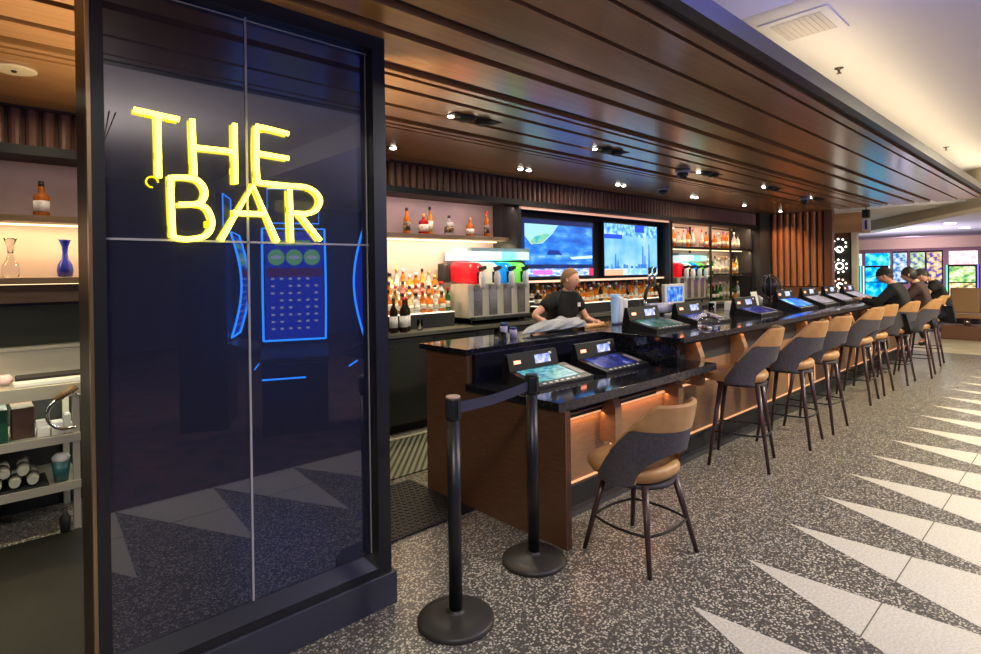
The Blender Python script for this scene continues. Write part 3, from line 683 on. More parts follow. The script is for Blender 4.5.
# frozen drink dispensers
def dispenser(x0, label, cols, top_m, name='frozen_drink_dispenser'):
    n = len(cols); w_ = 0.235 * n + 0.06
    t = thing(name, label, 'drink dispenser', (x0, 4.78, 1.001))
    b = MB(); b.box(0, w_, 0.04, 0.50, 0.075, 0.46, m_steel, 0.006)
    for i in range(n): b.box(0.03 + i * 0.235 + 0.05, 0.03 + i * 0.235 + 0.18, 0.034, 0.04, 0.10, 0.44, mat('bright_steel', (0.72, 0.70, 0.66), 0.18, 0.9))
    b.build('cabinet', t)
    for sx in (0.08, w_ - 0.08):
        for sy in (0.08, 0.46):
            b = MB(); b.lathe([(0.014, 0), (0.018, 0.075)], m_darkgrey, 8, c=(sx, sy, 0)); b.build('foot', t)
    b = MB(); b.box(0.02, w_ - 0.02, -0.05, 0.06, 0.055, 0.085, m_blackm); b.build('drip_tray', t)
    for i, (cn, cc_) in enumerate(cols):
        cx = 0.03 + i * 0.235 + 0.1175
        # bowl: a rounded box-like drum along Y
        b = MB(); NY = 10
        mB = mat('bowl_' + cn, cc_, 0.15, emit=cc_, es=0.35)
        prof = []
        def ring(k, j, cx=cx):
            v = j / (NY - 1); t_ = 2 * math.pi * k
            y = 0.06 + 0.42 * v; f = 1.0 if 0.06 < v < 0.94 else (0.8 if v in (0, 1) else 0.95)
            ex, ez = superell(t_, 0.098 * f, 0.125 * f, 3.2)
            return Vector((cx + ex, y - 0.03, 0.60 + ez - 0.02 * (1 - v)))
        vs = [[b.bm.verts.new(ring(k / 24, j)) for k in range(24)] for j in range(NY)]
        for j in range(NY - 1):
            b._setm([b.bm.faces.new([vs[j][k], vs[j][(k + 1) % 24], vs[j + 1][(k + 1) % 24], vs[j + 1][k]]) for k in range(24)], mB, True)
        b._setm([b.bm.faces.new(vs[0]), b.bm.faces.new(list(reversed(vs[-1])))], mB, True)
        bw = b.build('bowl', t)
        b = MB(); b.box(cx - 0.02, cx + 0.02, -0.015, 0.035, 0.47, 0.60, m_blackm, 0.006); b.prism([(cx - 0.016, 0.0, 0.60), (cx - 0.016, -0.095, 0.63), (cx - 0.016, -0.09, 0.665), (cx - 0.016, 0.02, 0.65)], (0.032, 0, 0), m_blackm)
        b.lathe([(0.018, 0.40), (0.036, 0.46), (0.040, 0.54), (0.028, 0.60)], m_plastic_w, 12, c=(cx, -0.035, 0)); b.build('tap', t)
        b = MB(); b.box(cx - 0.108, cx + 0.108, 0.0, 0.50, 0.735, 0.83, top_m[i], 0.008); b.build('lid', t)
    b = MB(); b.box(0.06, w_ + 0.01, 0.04, 0.46, 0.832, 0.875, mat('lid_cap', (0.25, 0.35, 0.40), 0.4)); b.build('light_cap', t)
    b = MB(); b.box(-0.09, 0.0, 0.34, 0.48, 0.48, 0.70, m_blackm, 0.02); b.build('side_vent', t)
    return t
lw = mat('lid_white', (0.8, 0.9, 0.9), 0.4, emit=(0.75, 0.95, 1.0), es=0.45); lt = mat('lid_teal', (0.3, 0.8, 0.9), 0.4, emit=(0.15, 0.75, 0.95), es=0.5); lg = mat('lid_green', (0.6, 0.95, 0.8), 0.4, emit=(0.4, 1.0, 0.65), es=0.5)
RED, YEL, BLU, GRN = (0.80, 0.012, 0.02), (0.80, 0.80, 0.55), (0.01, 0.30, 0.85), (0.25, 0.85, 0.10)
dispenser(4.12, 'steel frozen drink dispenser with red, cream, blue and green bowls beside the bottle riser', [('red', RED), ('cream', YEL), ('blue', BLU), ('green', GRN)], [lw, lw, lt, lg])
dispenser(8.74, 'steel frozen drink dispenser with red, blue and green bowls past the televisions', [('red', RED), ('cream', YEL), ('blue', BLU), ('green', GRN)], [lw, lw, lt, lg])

# televisions
def tv(x0, x1, z0, z1, label, build_screen):
    t = thing('television', label, 'television', (x0, 5.0, z0))
    w_, h = x1 - x0, z1 - z0
    b = MB(); b.box(0, w_, 0.0, 0.06, 0, h, m_black, 0.004); b.build('frame', t)
    build_screen(t, w_, h)
    b = MB(); b.box(w_ / 2 - 0.15, w_ / 2 + 0.15, 0.06, 0.118, h / 2 - 0.1, h / 2 + 0.1, m_blackm); b.build('wall_mount', t)
def scr1(t, w_, h):
    m_water = screen('tv_water', [(0.3, (0.015, 0.10, 0.55)), (0.5, (0.03, 0.22, 0.80)), (0.62, (0.10, 0.40, 0.85)), (0.75, (0.5, 0.75, 0.9))], 3, 0.75, mapping=(1, 1, 3))
    m_bord = screen('tv_border', [(0.3, (0.01, 0.02, 0.10)), (0.7, (0.02, 0.04, 0.18))], 2, 0.7)
    m_land = screen('tv_land', [(0.35, (0.05, 0.55, 0.60)), (0.5, (0.25, 0.75, 0.55)), (0.6, (0.45, 0.70, 0.25)), (0.7, (0.2, 0.7, 0.8))], 6, 0.62)
    b = MB(); e = 0.02; y = -0.001
    b.poly([(e, y, e), (w_ - e, y, e), (w_ - e, y, h - e), (e, y, h - e)], m_bord)
    y = -0.002; X0, X1, Z0, Z1 = 0.07, w_ - 0.04, 0.185, h - 0.085
    b.poly([(X0, y, Z0), (X1, y, Z0), (X1, y, Z1), (X0, y, Z1)], m_water)
    y = -0.003
    b.poly([(X0, y, Z1), (X0, y, Z1 - .16), (X0 + .12, y, Z1 - .27), (X0 + .34, y, Z1 - .25), (X0 + .54, y, Z1 - .12), (X0 + .66, y, Z1)], mat('tv_mist', (0, 0, 0), .3, emit=(.35, .70, .75), es=.8))
    b.poly([(X0 + .10, y - .0005, Z1 - .24), (X0 + .18, y - .0005, Z1 - .17), (X0 + .40, y - .0005, Z1 - .12), (X0 + .50, y - .0005, Z1 - .13), (X0 + .34, y - .0005, Z1 - .23), (X0 + .16, y - .0005, Z1 - .27)], m_land)
    m_tick = screen('tv_ticker', [(0.4, (0.10, 0.20, 0.55)), (0.55, (0.45, 0.6, 0.9)), (0.7, (0.9, 0.9, 1))], 9, 1.0, mapping=(1, 1, 4))
    b.poly([(e, y, 0.03), (w_ - e, y, 0.03), (w_ - e, y, 0.13), (e, y, 0.13)], m_tick)
    y = -0.004
    b.poly([(0.22, y, 0.05), (0.60, y, 0.05), (0.60, y, 0.11), (0.22, y, 0.11)], mat('tv_magenta', (0, 0, 0), .3, emit=(0.9, 0.12, 0.5), es=1.2))
    b.poly([(w_ - 0.12, y, 0.03), (w_ - e, y, 0.03), (w_ - e, y, 0.13), (w_ - 0.12, y, 0.13)], mat('tv_red', (0, 0, 0), .3, emit=(0.9, 0.03, 0.10), es=1.2))
    b.poly([(X0 + .42, y, Z1 - .40), (X0 + .74, y, Z1 - .40), (X0 + .66, y, Z1 - .34), (X0 + .46, y, Z1 - .34)], mat('tv_dark', (0, 0, 0), .3, emit=(0.01, 0.03, 0.2), es=1))
    b.poly([(X0 + .95, y, Z1 - .46), (X1, y, Z1 - .44), (X1, y, Z1 - .40), (X0 + .9, y, Z1 - .43)], mat('tv_pale', (0, 0, 0), .3, emit=(0.5, 0.75, 0.95), es=1))
    b.build('screen', t, fix=False)
def scr2(t, w_, h):
    m_city = screen('tv_city', [(0.3, (0.02, 0.15, 0.80)), (0.45, (0.10, 0.40, 0.95)), (0.58, (0.35, 0.75, 1.0)), (0.72, (0.8, 0.95, 1))], 13, 0.75, detail=5)
    m_sky = screen('tv_sky', [(0.3, (0.15, 0.55, 0.95)), (0.5, (0.30, 0.72, 1.0)), (0.75, (0.6, 0.9, 1))], 3, 0.62)
    b = MB(); e = 0.02
    b.poly([(e, -.001, e), (w_ - e, -.001, e), (w_ - e, -.001, h - e), (e, -.001, h - e)], m_sky)
    b.poly([(e, -.002, h * .76), (w_ - e, -.002, h * .74), (w_ - e, -.002, h - e), (e, -.002, h - e)], m_city)
    b.poly([(e, -.0025, h * .70), (w_ * .32, -.0025, h * .70), (w_ * .32, -.0025, h * .78), (e, -.0025, h * .78)], mat('tv_blue', (0, 0, 0), .3, emit=(0.01, 0.05, 0.7), es=1.2))
    b.poly([(w_ * .55, -.0025, h * .84), (w_ * .73, -.0025, h * .84), (w_ * .73, -.0025, h - e), (w_ * .55, -.0025, h - e)], mat('tv_blue'))
    m_dk = mat('tv_skyline', (0, 0, 0), .3, emit=(0.03, 0.16, 0.50), es=1)
    x = e; r_ = random.Random(3)
    while x < w_ - 0.06:
        ww = 0.03 + 0.05 * r_.random(); hh = h * (.14 + .10 * r_.random())
        b.poly([(x, -.003, .12), (x + ww, -.003, .12), (x + ww, -.003, hh), (x, -.003, hh)], m_dk); x += ww * 1.1
    for cx, hh in ((w_ * .2, .42), (w_ * .24, .30), (w_ * .70, .58), (w_ * .74, .40), (w_ * .82, .62)):
        b.poly([(cx - .03, -.0035, .12), (cx + .03, -.0035, .12), (cx + .012, -.0035, h * hh), (cx - .012, -.0035, h * hh)], m_dk)
    b.poly([(e, -.004, e), (w_ - e, -.004, e), (w_ - e, -.004, .12), (e, -.004, .12)], screen('tv_caption', [(0.4, (0.15, 0.4, 0.9)), (0.6, (0.5, 0.75, 1))], 6, 1.1))
    b.poly([(e, -.005, e), (w_ * .33, -.005, e), (w_ * .33, -.005, .11), (e, -.005, .11)], mat('tv_orange', (0, 0, 0), .3, emit=(1.0, 0.35, 0.22), es=1.1))
    b.build('screen', t, fix=False)
tv(5.16, 6.68, 1.50, 2.30, 'first wall television showing blue water and a news ticker', scr1)
tv(6.92, 8.42, 1.50, 2.32, 'second wall television showing a bright blue city skyline', scr2)
# slim shelf and bottle rows under the televisions
t = thing('bottle_riser', 'long lit bottle riser under the two televisions', 'riser', (5.32, 4.875, 1.001))
for i, h in ((0, 0.14), (1, 0.20)):
    b = MB(); b.box(0, 3.2, i * 0.12, i * 0.12 + 0.12, 0, h, m_blackm); b.box(0, 3.2, i * .12 - .001, i * .12 + .119, h, h + 0.008, mat('riser_light')); b.build('step', t)
b = MB(); b.box(5.16, 8.54, 4.96, 5.117, 1.452, 1.475, m_shelfwood); b.box(5.16, 8.54, 4.955, 4.960, 1.448, 1.478, m_ledpink); tag(b.build('lit_ledge'), 'narrow copper lit ledge directly under the televisions', 'ledge')
for ti, (tn, y, z, n) in enumerate([('front', 4.935, 1.1505, 28), ('rear', 5.055, 1.2105, 28)]):
    for i in range(n):
        l = rnd.choice(['orange', 'honey', 'amber', 'amber', 'orange', 'honey', 'clear', 'dark', 'amber']); c = rnd.choice(cc); s_ = rnd.choice(['round', 'square', 'squat', 'flask'])
        bottle(s_, l, c, f'{l} bottle with {c} cap, {ORD[i]} in the {tn} row under the televisions', 'bottles under the televisions', (5.40 + i * 0.112, y, z), s=0.82 + 0.1 * rnd.random() if ti == 0 else 0.86)
# far shelving
t = thing('shelving_unit', 'black framed wall shelving of bottles past the televisions', 'shelving', (8.66, 4.88, 1.001))
b = MB()
for x in (0.02, 1.42, 2.25, 3.22):
    b.box(x - .02, x + .02, 0.0, 0.03, 0, 1.40, m_blackm); b.box(x - .02, x + .02, 0.40, 0.43, 0, 1.40, m_blackm)
b.build('upright', t)
for z, x0 in ((0.985, 0.0), (0.50, 1.45)):
    b = MB(); b.box(x0, 3.24, 0.0, 0.43, z - 0.03, z, m_shelfwood); b.box(x0, 3.24, -0.004, 0.0, z - 0.034, z + 0.004, m_blackm)
    b.box(x0 + .03, 3.2, .2, .22, z - 0.040, z - 0.031, m_led); b.build('shelf', t)
b = MB(); b.box(0.12, 0.55, 0.0, 0.02, 1.30, 1.32, m_blackm); b.box(1.5, 2.2, 0, .02, 1.33, 1.35, m_blackm); b.build('cross_bar', t)
for z, xa, n, sh_ in ((1.987, 8.85, 17, 'upper'), (1.502, 10.25, 9, 'middle'), (1.002, 10.3, 9, 'counter level')):
    for i in range(n):
        if sh_ == 'upper' and i in (6, 9): continue
        l = (['clear', 'clear', 'orange', 'orange', 'amber'] if sh_ == 'upper' else ['pale yellow', 'honey', 'clear', 'green', 'honey'] if sh_ == 'middle' else ['clear', 'pale yellow', 'dark', 'clear', 'green'])[rnd.randrange(5)]
        c = rnd.choice(cc); s_ = rnd.choice(['round', 'square', 'tall', 'tall'])
        bottle(s_, l, c, f'{l} bottle with {c} cap, {ORD[i]} along the {sh_} row of the far shelving', 'bottles on the far shelving', (xa + i * (0.17 if sh_ == 'upper' else 0.155), 5.04, z), s=1.08)

# ------------------------------------------------------------------ steel work station on the near end
t = thing('work_station', 'stainless steel bartender work station with open shelves behind the partition', 'work station', (-1.2, 4.45, 0))
b = MB(); b.box(0, 2.1, 0, 0.58, 0.885, 0.925, m_steel, 0.004); b.build('worktop', t)
b = MB(); b.box(0, 2.1, 0.58, 0.62, 0.885, 1.12, m_steel, 0.004); b.box(0, 2.1, 0.56, 0.64, 1.10, 1.125, m_steel); b.build('upstand', t)
b = MB(); b.box(0, 2.1, -0.006, 0.0, 0.845, 0.925, m_steel); b.build('front_rail', t)
for z in (0.60, 0.30):
    b = MB(); b.box(0.0, 1.72, 0.0, 0.55, z - 0.01, z, m_steel); b.box(0.0, 1.72, -0.012, 0.004, z - 0.045, z + 0.006, m_steel); b.build('shelf', t)
for x in (0.02, 1.70):
    for y in (0.02, 0.54):
        b = MB(); b.box(x - .018, x + .018, y - .018, y + .018, 0.0, 0.884, m_steel); b.build('leg', t)
b = MB(); b.box(0.0, 2.1, 0.56, 0.60, 0.0, 0.884, m_blackm); b.build('back_sheet', t)
# things on it
def boxobj(name, label, cat, x0, x1, y0, y1, z0, z1, m, bev=0.004, group=None):
    b = MB(); cx, cy = (x0 + x1) / 2, (y0 + y1) / 2
    b.box(x0 - cx, x1 - cx, y0 - cy, y1 - cy, 0, z1 - z0, m, bev); o = b.build(name); o.location = (cx, cy, z0); return tag(o, label, cat, group)
boxobj('serving_tray', 'black plastic tray lying on the steel worktop', 'tray', 0.22, 0.66, 4.62, 4.80, 0.926, 0.965, m_blackm)
boxobj('folded_towel', 'folded white bar towel in front of the black tray', 'towel', 0.20, 0.62, 4.50, 4.60, 0.926, 0.952, m_paper)
b = MB(); b.lathe([(0.03, 0), (0.034, 0.07), (0.012, 0.09)], mat('pink_plastic', (0.8, 0.55, 0.55), 0.3), 12, mtx=Matrix.Rotation(R(90), 4, 'Y')); o = b.build('squeeze_bottle'); o.location = (0.115, 4.66, 0.961); tag(o, 'small pink squeeze bottle lying beside the black tray', 'bottle')
boxobj('storage_bin', 'dark green bin on the upper steel undershelf', 'bin', -0.10, 0.17, 4.50, 4.75, 0.601, 0.80, mat('green_plastic', (0.01, 0.06, 0.035), 0.4))
boxobj('cardboard_box', 'brown box between the green bin and the paper cups', 'box', 0.19, 0.30, 4.55, 4.80, 0.601, 0.79, mat('brown_card', (0.09, 0.045, 0.03), 0.6))
for i in range(4):
    boxobj('paper_napkin_pack', ['white napkin pack at the bottom on the steel undershelf', 'white napkin pack stacked on another below the hose', 'cream napkin pack under the spray hose', 'white napkin pack against the steel leg'][i], 'napkins', *( [(0.31, 0.37, 4.50, 4.60, 0.601, 0.66), (0.305, 0.36, 4.51, 4.59, 0.661, 0.70), (0.38, 0.44, 4.50, 4.60, 0.601, 0.68), (0.445, 0.48, 4.50, 4.6, 0.601, 0.72)][i]), m_paper, group='napkin packs on the steel undershelf')
# glasses lying in the lower shelf
gl = mat('greenish_glass', (0.78, 0.80, 0.66), 0.1, trans=0.5, ior=1.3)
b0 = MB(); b0.lathe([(0.026, 0), (0.036, 0.11), (0.033, 0.11), (0.023, 0.006)], gl, 14); g0 = b0.build('drinking_glass')
k = 0
for r_, (n_, y_, z_, x_) in enumerate(((7, 4.455, 0.357, -0.235), (7, 4.60, 0.357, -0.225), (6, 4.46, 0.422, -0.195), (6, 4.60, 0.422, -0.19))):
    for i in range(n_):
        o = g0 if k == 0 else g0.copy()
        if k: col.objects.link(o)
        o.location = (x_ + i * 0.086, y_, z_); o.rotation_euler = (R(-90), 0, rnd.uniform(-.12, .12))
        tag(o, 'empty drinking glass lying in the heap on the lower steel shelf', 'glass', 'heaped drinking glasses on the lower steel shelf'); k += 1
b = MB(); b.box(-0.28, 0.36, 4.456, 4.73, 0.302, 0.318, m_blackm); o = b.build('glass_tray'); tag(o, 'black tray carrying the heaped glasses on the lower steel shelf', 'tray')
t = thing('utensil_caddy', 'teal tapered caddy stuffed with white napkins on the lower steel shelf', 'caddy', (0.425, 4.52, 0.301))
b = MB(); b.lathe([(0.035, 0), (0.05, 0.13), (0.046, 0.13), (0.03, 0.01)], mat('teal_plastic', (0.02, 0.10, 0.11), 0.35), 16, sq=4); b.build('cup', t)
b = MB(); b.lathe([(0.04, 0.12), (0.052, 0.15), (0.03, 0.175), (0.0, 0.17)], m_paper, 9); b.build('napkin', t)
# spray hose
t = thing('spray_hose', 'looped steel spray hose with brown trigger head at the work station', 'hose', (0.42, 4.43, 0.75))
b = MB(); b.tube([(0.10 * math.cos(a) + 0.03, -0.02, 0.10 * math.sin(a) - 0.0) for a in [R(100 + k * 14) for k in range(15)]], 0.011, m_chrome, 8); b.build('flexible_pipe', t)
b = MB(); b.rod((-0.03, -0.03, 0.09), (0.08, -0.03, 0.16), 0.018, 0.022, mat('brown_grip', (0.16, 0.09, 0.04), 0.4), 10); b.rod((0.05, -0.035, 0.13), (0.10, -0.04, 0.10), 0.006, 0.006, m_chrome, 6); b.build('trigger_head', t)
b = MB(); b.lathe([(0.025, 0), (0.03, 0.10), (0.012, 0.13), (0.012, 0.16)], m_blackm, 12); o = b.build('cleaner_bottle'); o.location = (0.43, 4.40, 0.0); tag(o, 'black bottle standing on the floor under the steel shelves', 'bottle')

# rubber mats
def mat_diag(name, c1, c2, scale, ang):
    m = mat(name, c1, 0.5); N, L, bb = nodes(m)
    tc = N.new('ShaderNodeTexCoord'); mp = N.new('ShaderNodeMapping'); mp.inputs['Rotation'].default_value = (0, 0, ang)
    wv = N.new('ShaderNodeTexWave'); wv.inputs['Scale'].default_value = scale
    L.new(tc.outputs['Object'], mp.inputs[0]); L.new(mp.outputs[0], wv.inputs[0])
    r = ramp(N, [(0.25, c1), (0.6, c2)]); L.new(wv.outputs[0], r.inputs[0]); L.new(r.outputs[0], bb.inputs['Base Color'])
    bp = N.new('ShaderNodeBump'); bp.inputs['Strength'].default_value = 0.6; L.new(wv.outputs[0], bp.inputs['Height']); L.new(bp.outputs[0], bb.inputs['Normal'])
    return m
b = MB(); b.box(1.0, 2.478, 2.86, 3.62, 0.0015, 0.014, m_rubber, 0.004)
for i in range(40):
    for j in range(16):
        x = 1.03 + i * 0.046 + (j % 2) * 0.023; y = 2.885 + j * 0.046
        if x < 2.46: b.box(x - .012, x + .012, y - .012, y + .012, 0.014, 0.019, m_rubber, mtx=None)
q_ = b.build('rubber_mat'); tag(q_, 'black studded rubber mat at the end of the bar', 'mat')
b = MB(); b.box(1.2, 8.0, 3.72, 4.56, 0.002, 0.012, mat_diag('ribbed_rubber', (0.03, 0.032, 0.02), (0.20, 0.21, 0.15), 6.5, R(42.8)), 0.003); tag(b.build('ribbed_floor_mat'), 'ribbed grey green runner mat in front of the black cabinets', 'mat')
b = MB(); b.box(-2.0, 0.98, 2.75, 4.40, 0.0015, 0.014, noisy('worn_rubber', (0.003, 0.003, 0.002), (0.010, 0.008, 0.005), 4, 0.6), 0.004); tag(b.build('bar_floor_mat'), 'wide black rubber mat on the floor behind the neon partition', 'mat')
b = MB(); b.box(1.2, 8.0, 4.565, 4.60, 0.001, 0.016, mat('pale_floor_strip', (0.6, 0.58, 0.42), 0.4)); struct(b.build('trim_floor_strip'))

# ================================================================== THINGS ON THE BAR TOP
ZT = 1.0725
tumbler((3.05, 3.23, ZT), 'short clear glass beside the blue lidded jar', 0.075, 0.028)
def jar(x, y, h, label, c):
    t = thing('condiment_jar', label, 'jar', (x, y, ZT)); b = MB(); b.lathe([(0.028, 0), (0.03, h * .75), (0.024, h * .8)], c, 14); b.build('body', t)
    b = MB(); b.lathe([(0.028, h * .8), (0.028, h)], mat('navy_lid', (0.03, 0.05, 0.22), 0.4), 14); b.build('lid', t)
jar(3.10, 3.20, 0.125, 'tall lavender jar with navy lid on the bar top', mat('lavender_plastic', (0.45, 0.45, 0.7), 0.35))
jar(3.175, 3.17, 0.085, 'squat lavender jar with navy lid next to the plastic bag', mat('lavender_plastic'))
tumbler((3.01, 3.12, ZT), 'clear cup at the very end of the bar top', 0.06, 0.03)
# clear plastic bag
def bagfn(u, v):
    a = 2 * math.pi * u; x = (v * 2 - 1)
    prof = max(0.02, (1 - abs(x) ** 2.6)) ** 0.55 * (0.55 + 0.45 * (1 + x) / 2)
    rr = prof * (1 + 0.13 * math.sin(5 * a + 9 * x) + 0.10 * math.sin(11 * x + 3 * a) + 0.06 * math.sin(23 * a - 17 * x))
    return Vector((x * 0.42, 0.13 * rr * math.cos(a), 0.002 + 0.115 * rr * (0.72 + 0.72 * math.sin(a)) * 0.72 if math.sin(a) > -0.9 else 0.002))
b = MB(); m_bag = mat('clear_plastic_film', (0.88, 0.90, 0.96), 0.15, trans=0.35, ior=1.2); b.grid(bagfn, 40, 36, m_bag, closed_u=True); 
N, L, bb_ = nodes(m_bag); nz = N.new('ShaderNodeTexNoise'); nz.inputs['Scale'].default_value = 16; nz.inputs['Detail'].default_value = 5
bp_ = N.new('ShaderNodeBump'); bp_.inputs['Strength'].default_value = 0.6; bp_.inputs['Distance'].default_value = 0.05
L.new(nz.outputs[0], bp_.inputs['Height']); L.new(bp_.outputs[0], bb_.inputs['Normal'])
o = b.build('plastic_bag'); o.location = (3.72, 3.20, ZT + 0.012); o.rotation_euler.z = R(2); tag(o, 'crumpled clear plastic bag lying on the high bar top', 'bag')
boxobj('wooden_tray', 'small wooden tray glowing orange beside the plastic bag', 'tray', 4.10, 4.42, 3.18, 3.32, ZT, ZT + 0.02, mat('orange_wood', (0.75, 0.38, 0.12), 0.4))
t = thing('cup_stack_holder', 'tall stack of clear and blue plastic cups beside the wooden tray', 'cup stack', (4.60, 3.20, ZT))
for i, (dx, h, mm) in enumerate([(0, 0.30, mat('blue_cup', (0.35, 0.55, 0.95), 0.3)), (0.075, 0.27, m_plastic_w), (0.15, 0.25, m_plastic_w)]):
    b = MB(); pr = []
    nn = 9
    for k in range(nn): pr += [(0.030 + 0.0012 * k, h * k / nn), (0.036 + 0.0008 * k, h * (k + .8) / nn)]
    b.lathe(pr, mm, 14, c=(dx, 0, 0)); b.build('cup_column', t)
b = MB(); b.lathe([(0.03, 0), (0.034, 0.02), (0.03, 0.16), (0.012, 0.20), (0.012, 0.23)], m_blackm, 12); o = b.build('pump_bottle'); o.location = (4.80, 3.06, ZT); tag(o, 'black pump bottle in front of the cup stack', 'bottle')
# beer faucet arch
t = thing('beer_tower', 'arched black and chrome beer tower beside the order screen', 'beer tower', (5.62, 3.40, ZT))
b = MB(); b.tube([(0.16 * math.cos(a) - 0.0, 0, 0.20 + 0.16 * math.sin(a)) for a in [R(180 - k * 15) for k in range(13)]] + [(0.16, 0, 0.0)], 0.020, m_blackm, 10); b.rod((-0.16, 0, 0.2), (-0.16, 0, 0.10), 0.018, 0.012, m_chrome); b.build('arch', t)
for i, dx in enumerate((-0.10, 0.0)):
    b = MB(); b.rod((dx, -0.01, 0.16 + 0.17), (dx + .01, -0.02, 0.55), 0.010, 0.022, m_chrome, 10); b.build('tap_handle', t)
t = thing('order_screen', 'white framed order touchscreen standing on the bar', 'monitor', (5.92, 3.30, ZT))
b = MB(); b.box(-0.22, 0.22, 0, 0.04, 0.10, 0.36, m_plastic_w, 0.008); b.build('frame', t)
b = MB(); b.box(-0.17, 0.17, -0.003, 0.0, 0.16, 0.33, screen('pos_blue', [(0.4, (0.02, 0.10, 0.7)), (0.55, (0.10, 0.35, 1.0)), (0.7, (0.7, 0.85, 1))], 12, 0.6)); b.build('display', t)
b = MB(); b.box(-0.10, 0.10, -0.04, 0.08, 0, 0.02, m_plastic_w, 0.005); b.box(-0.04, 0.04, 0.01, 0.03, 0.02, 0.10, m_plastic_w); b.build('stand', t)
# glass dome, cups etc along bar
def dome(x, y, label, m, r=0.10, h=0.10):
    b = MB(); b.lathe([(r, 0), (r * 1.02, h * .3), (r * .9, h * .65), (r * .6, h * .9), (r * .2, h), (0.012, h * 1.02), (0.018, h * 1.2), (0.0, h * 1.25)], m, 20); o = b.build('glass_dome'); o.location = (x, y, ZT); return tag(o, label, 'glass dome')
dome(4.935, 2.42, 'clear glass dome glinting beside the green gaming screen', m_glass)
b = MB(); b.lathe([(0.05, 0), (0.05, 0.30)], mat('lavender_film', (0.40, 0.38, 0.55), 0.3), 16, mtx=Matrix.Rotation(R(90), 4, 'Y')); o = b.build('film_roll'); o.location = (4.80, 2.96, ZT + 0.152); o.rotation_euler.z = R(-12); 
tag(o, 'lavender plastic roll lying across the back of two gaming terminals', 'roll')
boxobj('roll_stand', 'black block under the lavender plastic roll', 'stand', 4.835, 5.03, 2.93, 3.0, ZT, ZT + 0.1, m_blackm)
random.seed(5)
kinds = ['tumbler', 'tumbler', 'napkin', 'bottle', 'tumbler', 'menu', 'bottle', 'tumbler', 'tumbler', 'menu', 'tumbler', 'bottle', 'tumbler', 'tumbler', 'napkin', 'tumbler', 'tumbler', 'tumbler']
seq = {'tumbler': 0, 'napkin': 0, 'bottle': 0, 'menu': 0}
for i, kd in enumerate(kinds):
    x = 6.45 + i * 0.31; y = 3.12 + 0.22 * rnd.random()
    if abs(x - 8.35) < 0.3: x, y = x, 3.43 if x > 8.35 else 2.98; n_ = ORD[seq[kd]]; seq[kd] += 1
    if kd == 'tumbler': tumbler((x, y, ZT), f'clear tumbler on the high bar top, {n_} past the order screen', 0.12, 0.038, mat('milky_glass', (0.75, 0.78, 0.85), 0.15, trans=0.4, ior=1.25) if i % 2 else m_glass, group='tumblers along the high bar top')
    if kd == 'napkin': boxobj('napkin_caddy', f'black napkin caddy with white napkins, {n_} past the order screen', 'caddy', x - .08, x + .08, y - .06, y + .06, ZT, ZT + 0.11, m_plastic_w, group='napkin caddies along the bar')
    if kd == 'bottle': bottle('round', 'amber' if seq['bottle'] != 2 else 'red', 'black', f'bottle standing on the high bar top, {n_} past the order screen', 'bottles on the high bar top', (x, y, ZT), s=0.9, name='sauce_bottle')
    if kd == 'menu':
        b = MB(); b.prism([(-.10, -.04, 0), (.10, -.04, 0), (.10, 0, .20), (-.10, 0, .20)], (0, .006, 0), m_paper); o = b.build('menu_card'); o.location = (x, y, ZT); tag(o, f'white menu card standing on the high bar top, {n_} past the order screen', 'menu', 'menu cards on the bar')
# dark decorative foliage-like fan of glass rack halfway down the bar
t = thing('wire_glass_rack', 'tall dark round wire rack halfway along the bar', 'rack', (8.35, 3.20, ZT)); t.scale = (.72,) * 3
b = MB()
for k in range(6):
    a = math.pi * k / 6
    b.tube([(0.22 * math.sin(q) * math.cos(a), 0.22 * math.sin(q) * math.sin(a), 0.36 + 0.24 * math.cos(q)) for q in [2 * math.pi * j / 16 for j in range(16)]], 0.010, m_darkgrey, 6, closed=True)
b.build('cage', t)
b = MB(); b.lathe([(0.10, 0), (0.10, 0.02), (0.03, 0.04), (0.025, 0.14)], m_blackm, 16); b.build('base', t)
b = MB(); b.lathe([(0.0, 0.16), (0.10, 0.22), (0.15, 0.36), (0.10, 0.50), (0.0, 0.56)], mat('smoked_glass', (0.02, 0.02, 0.03), 0.1), 16); b.build('globe', t)

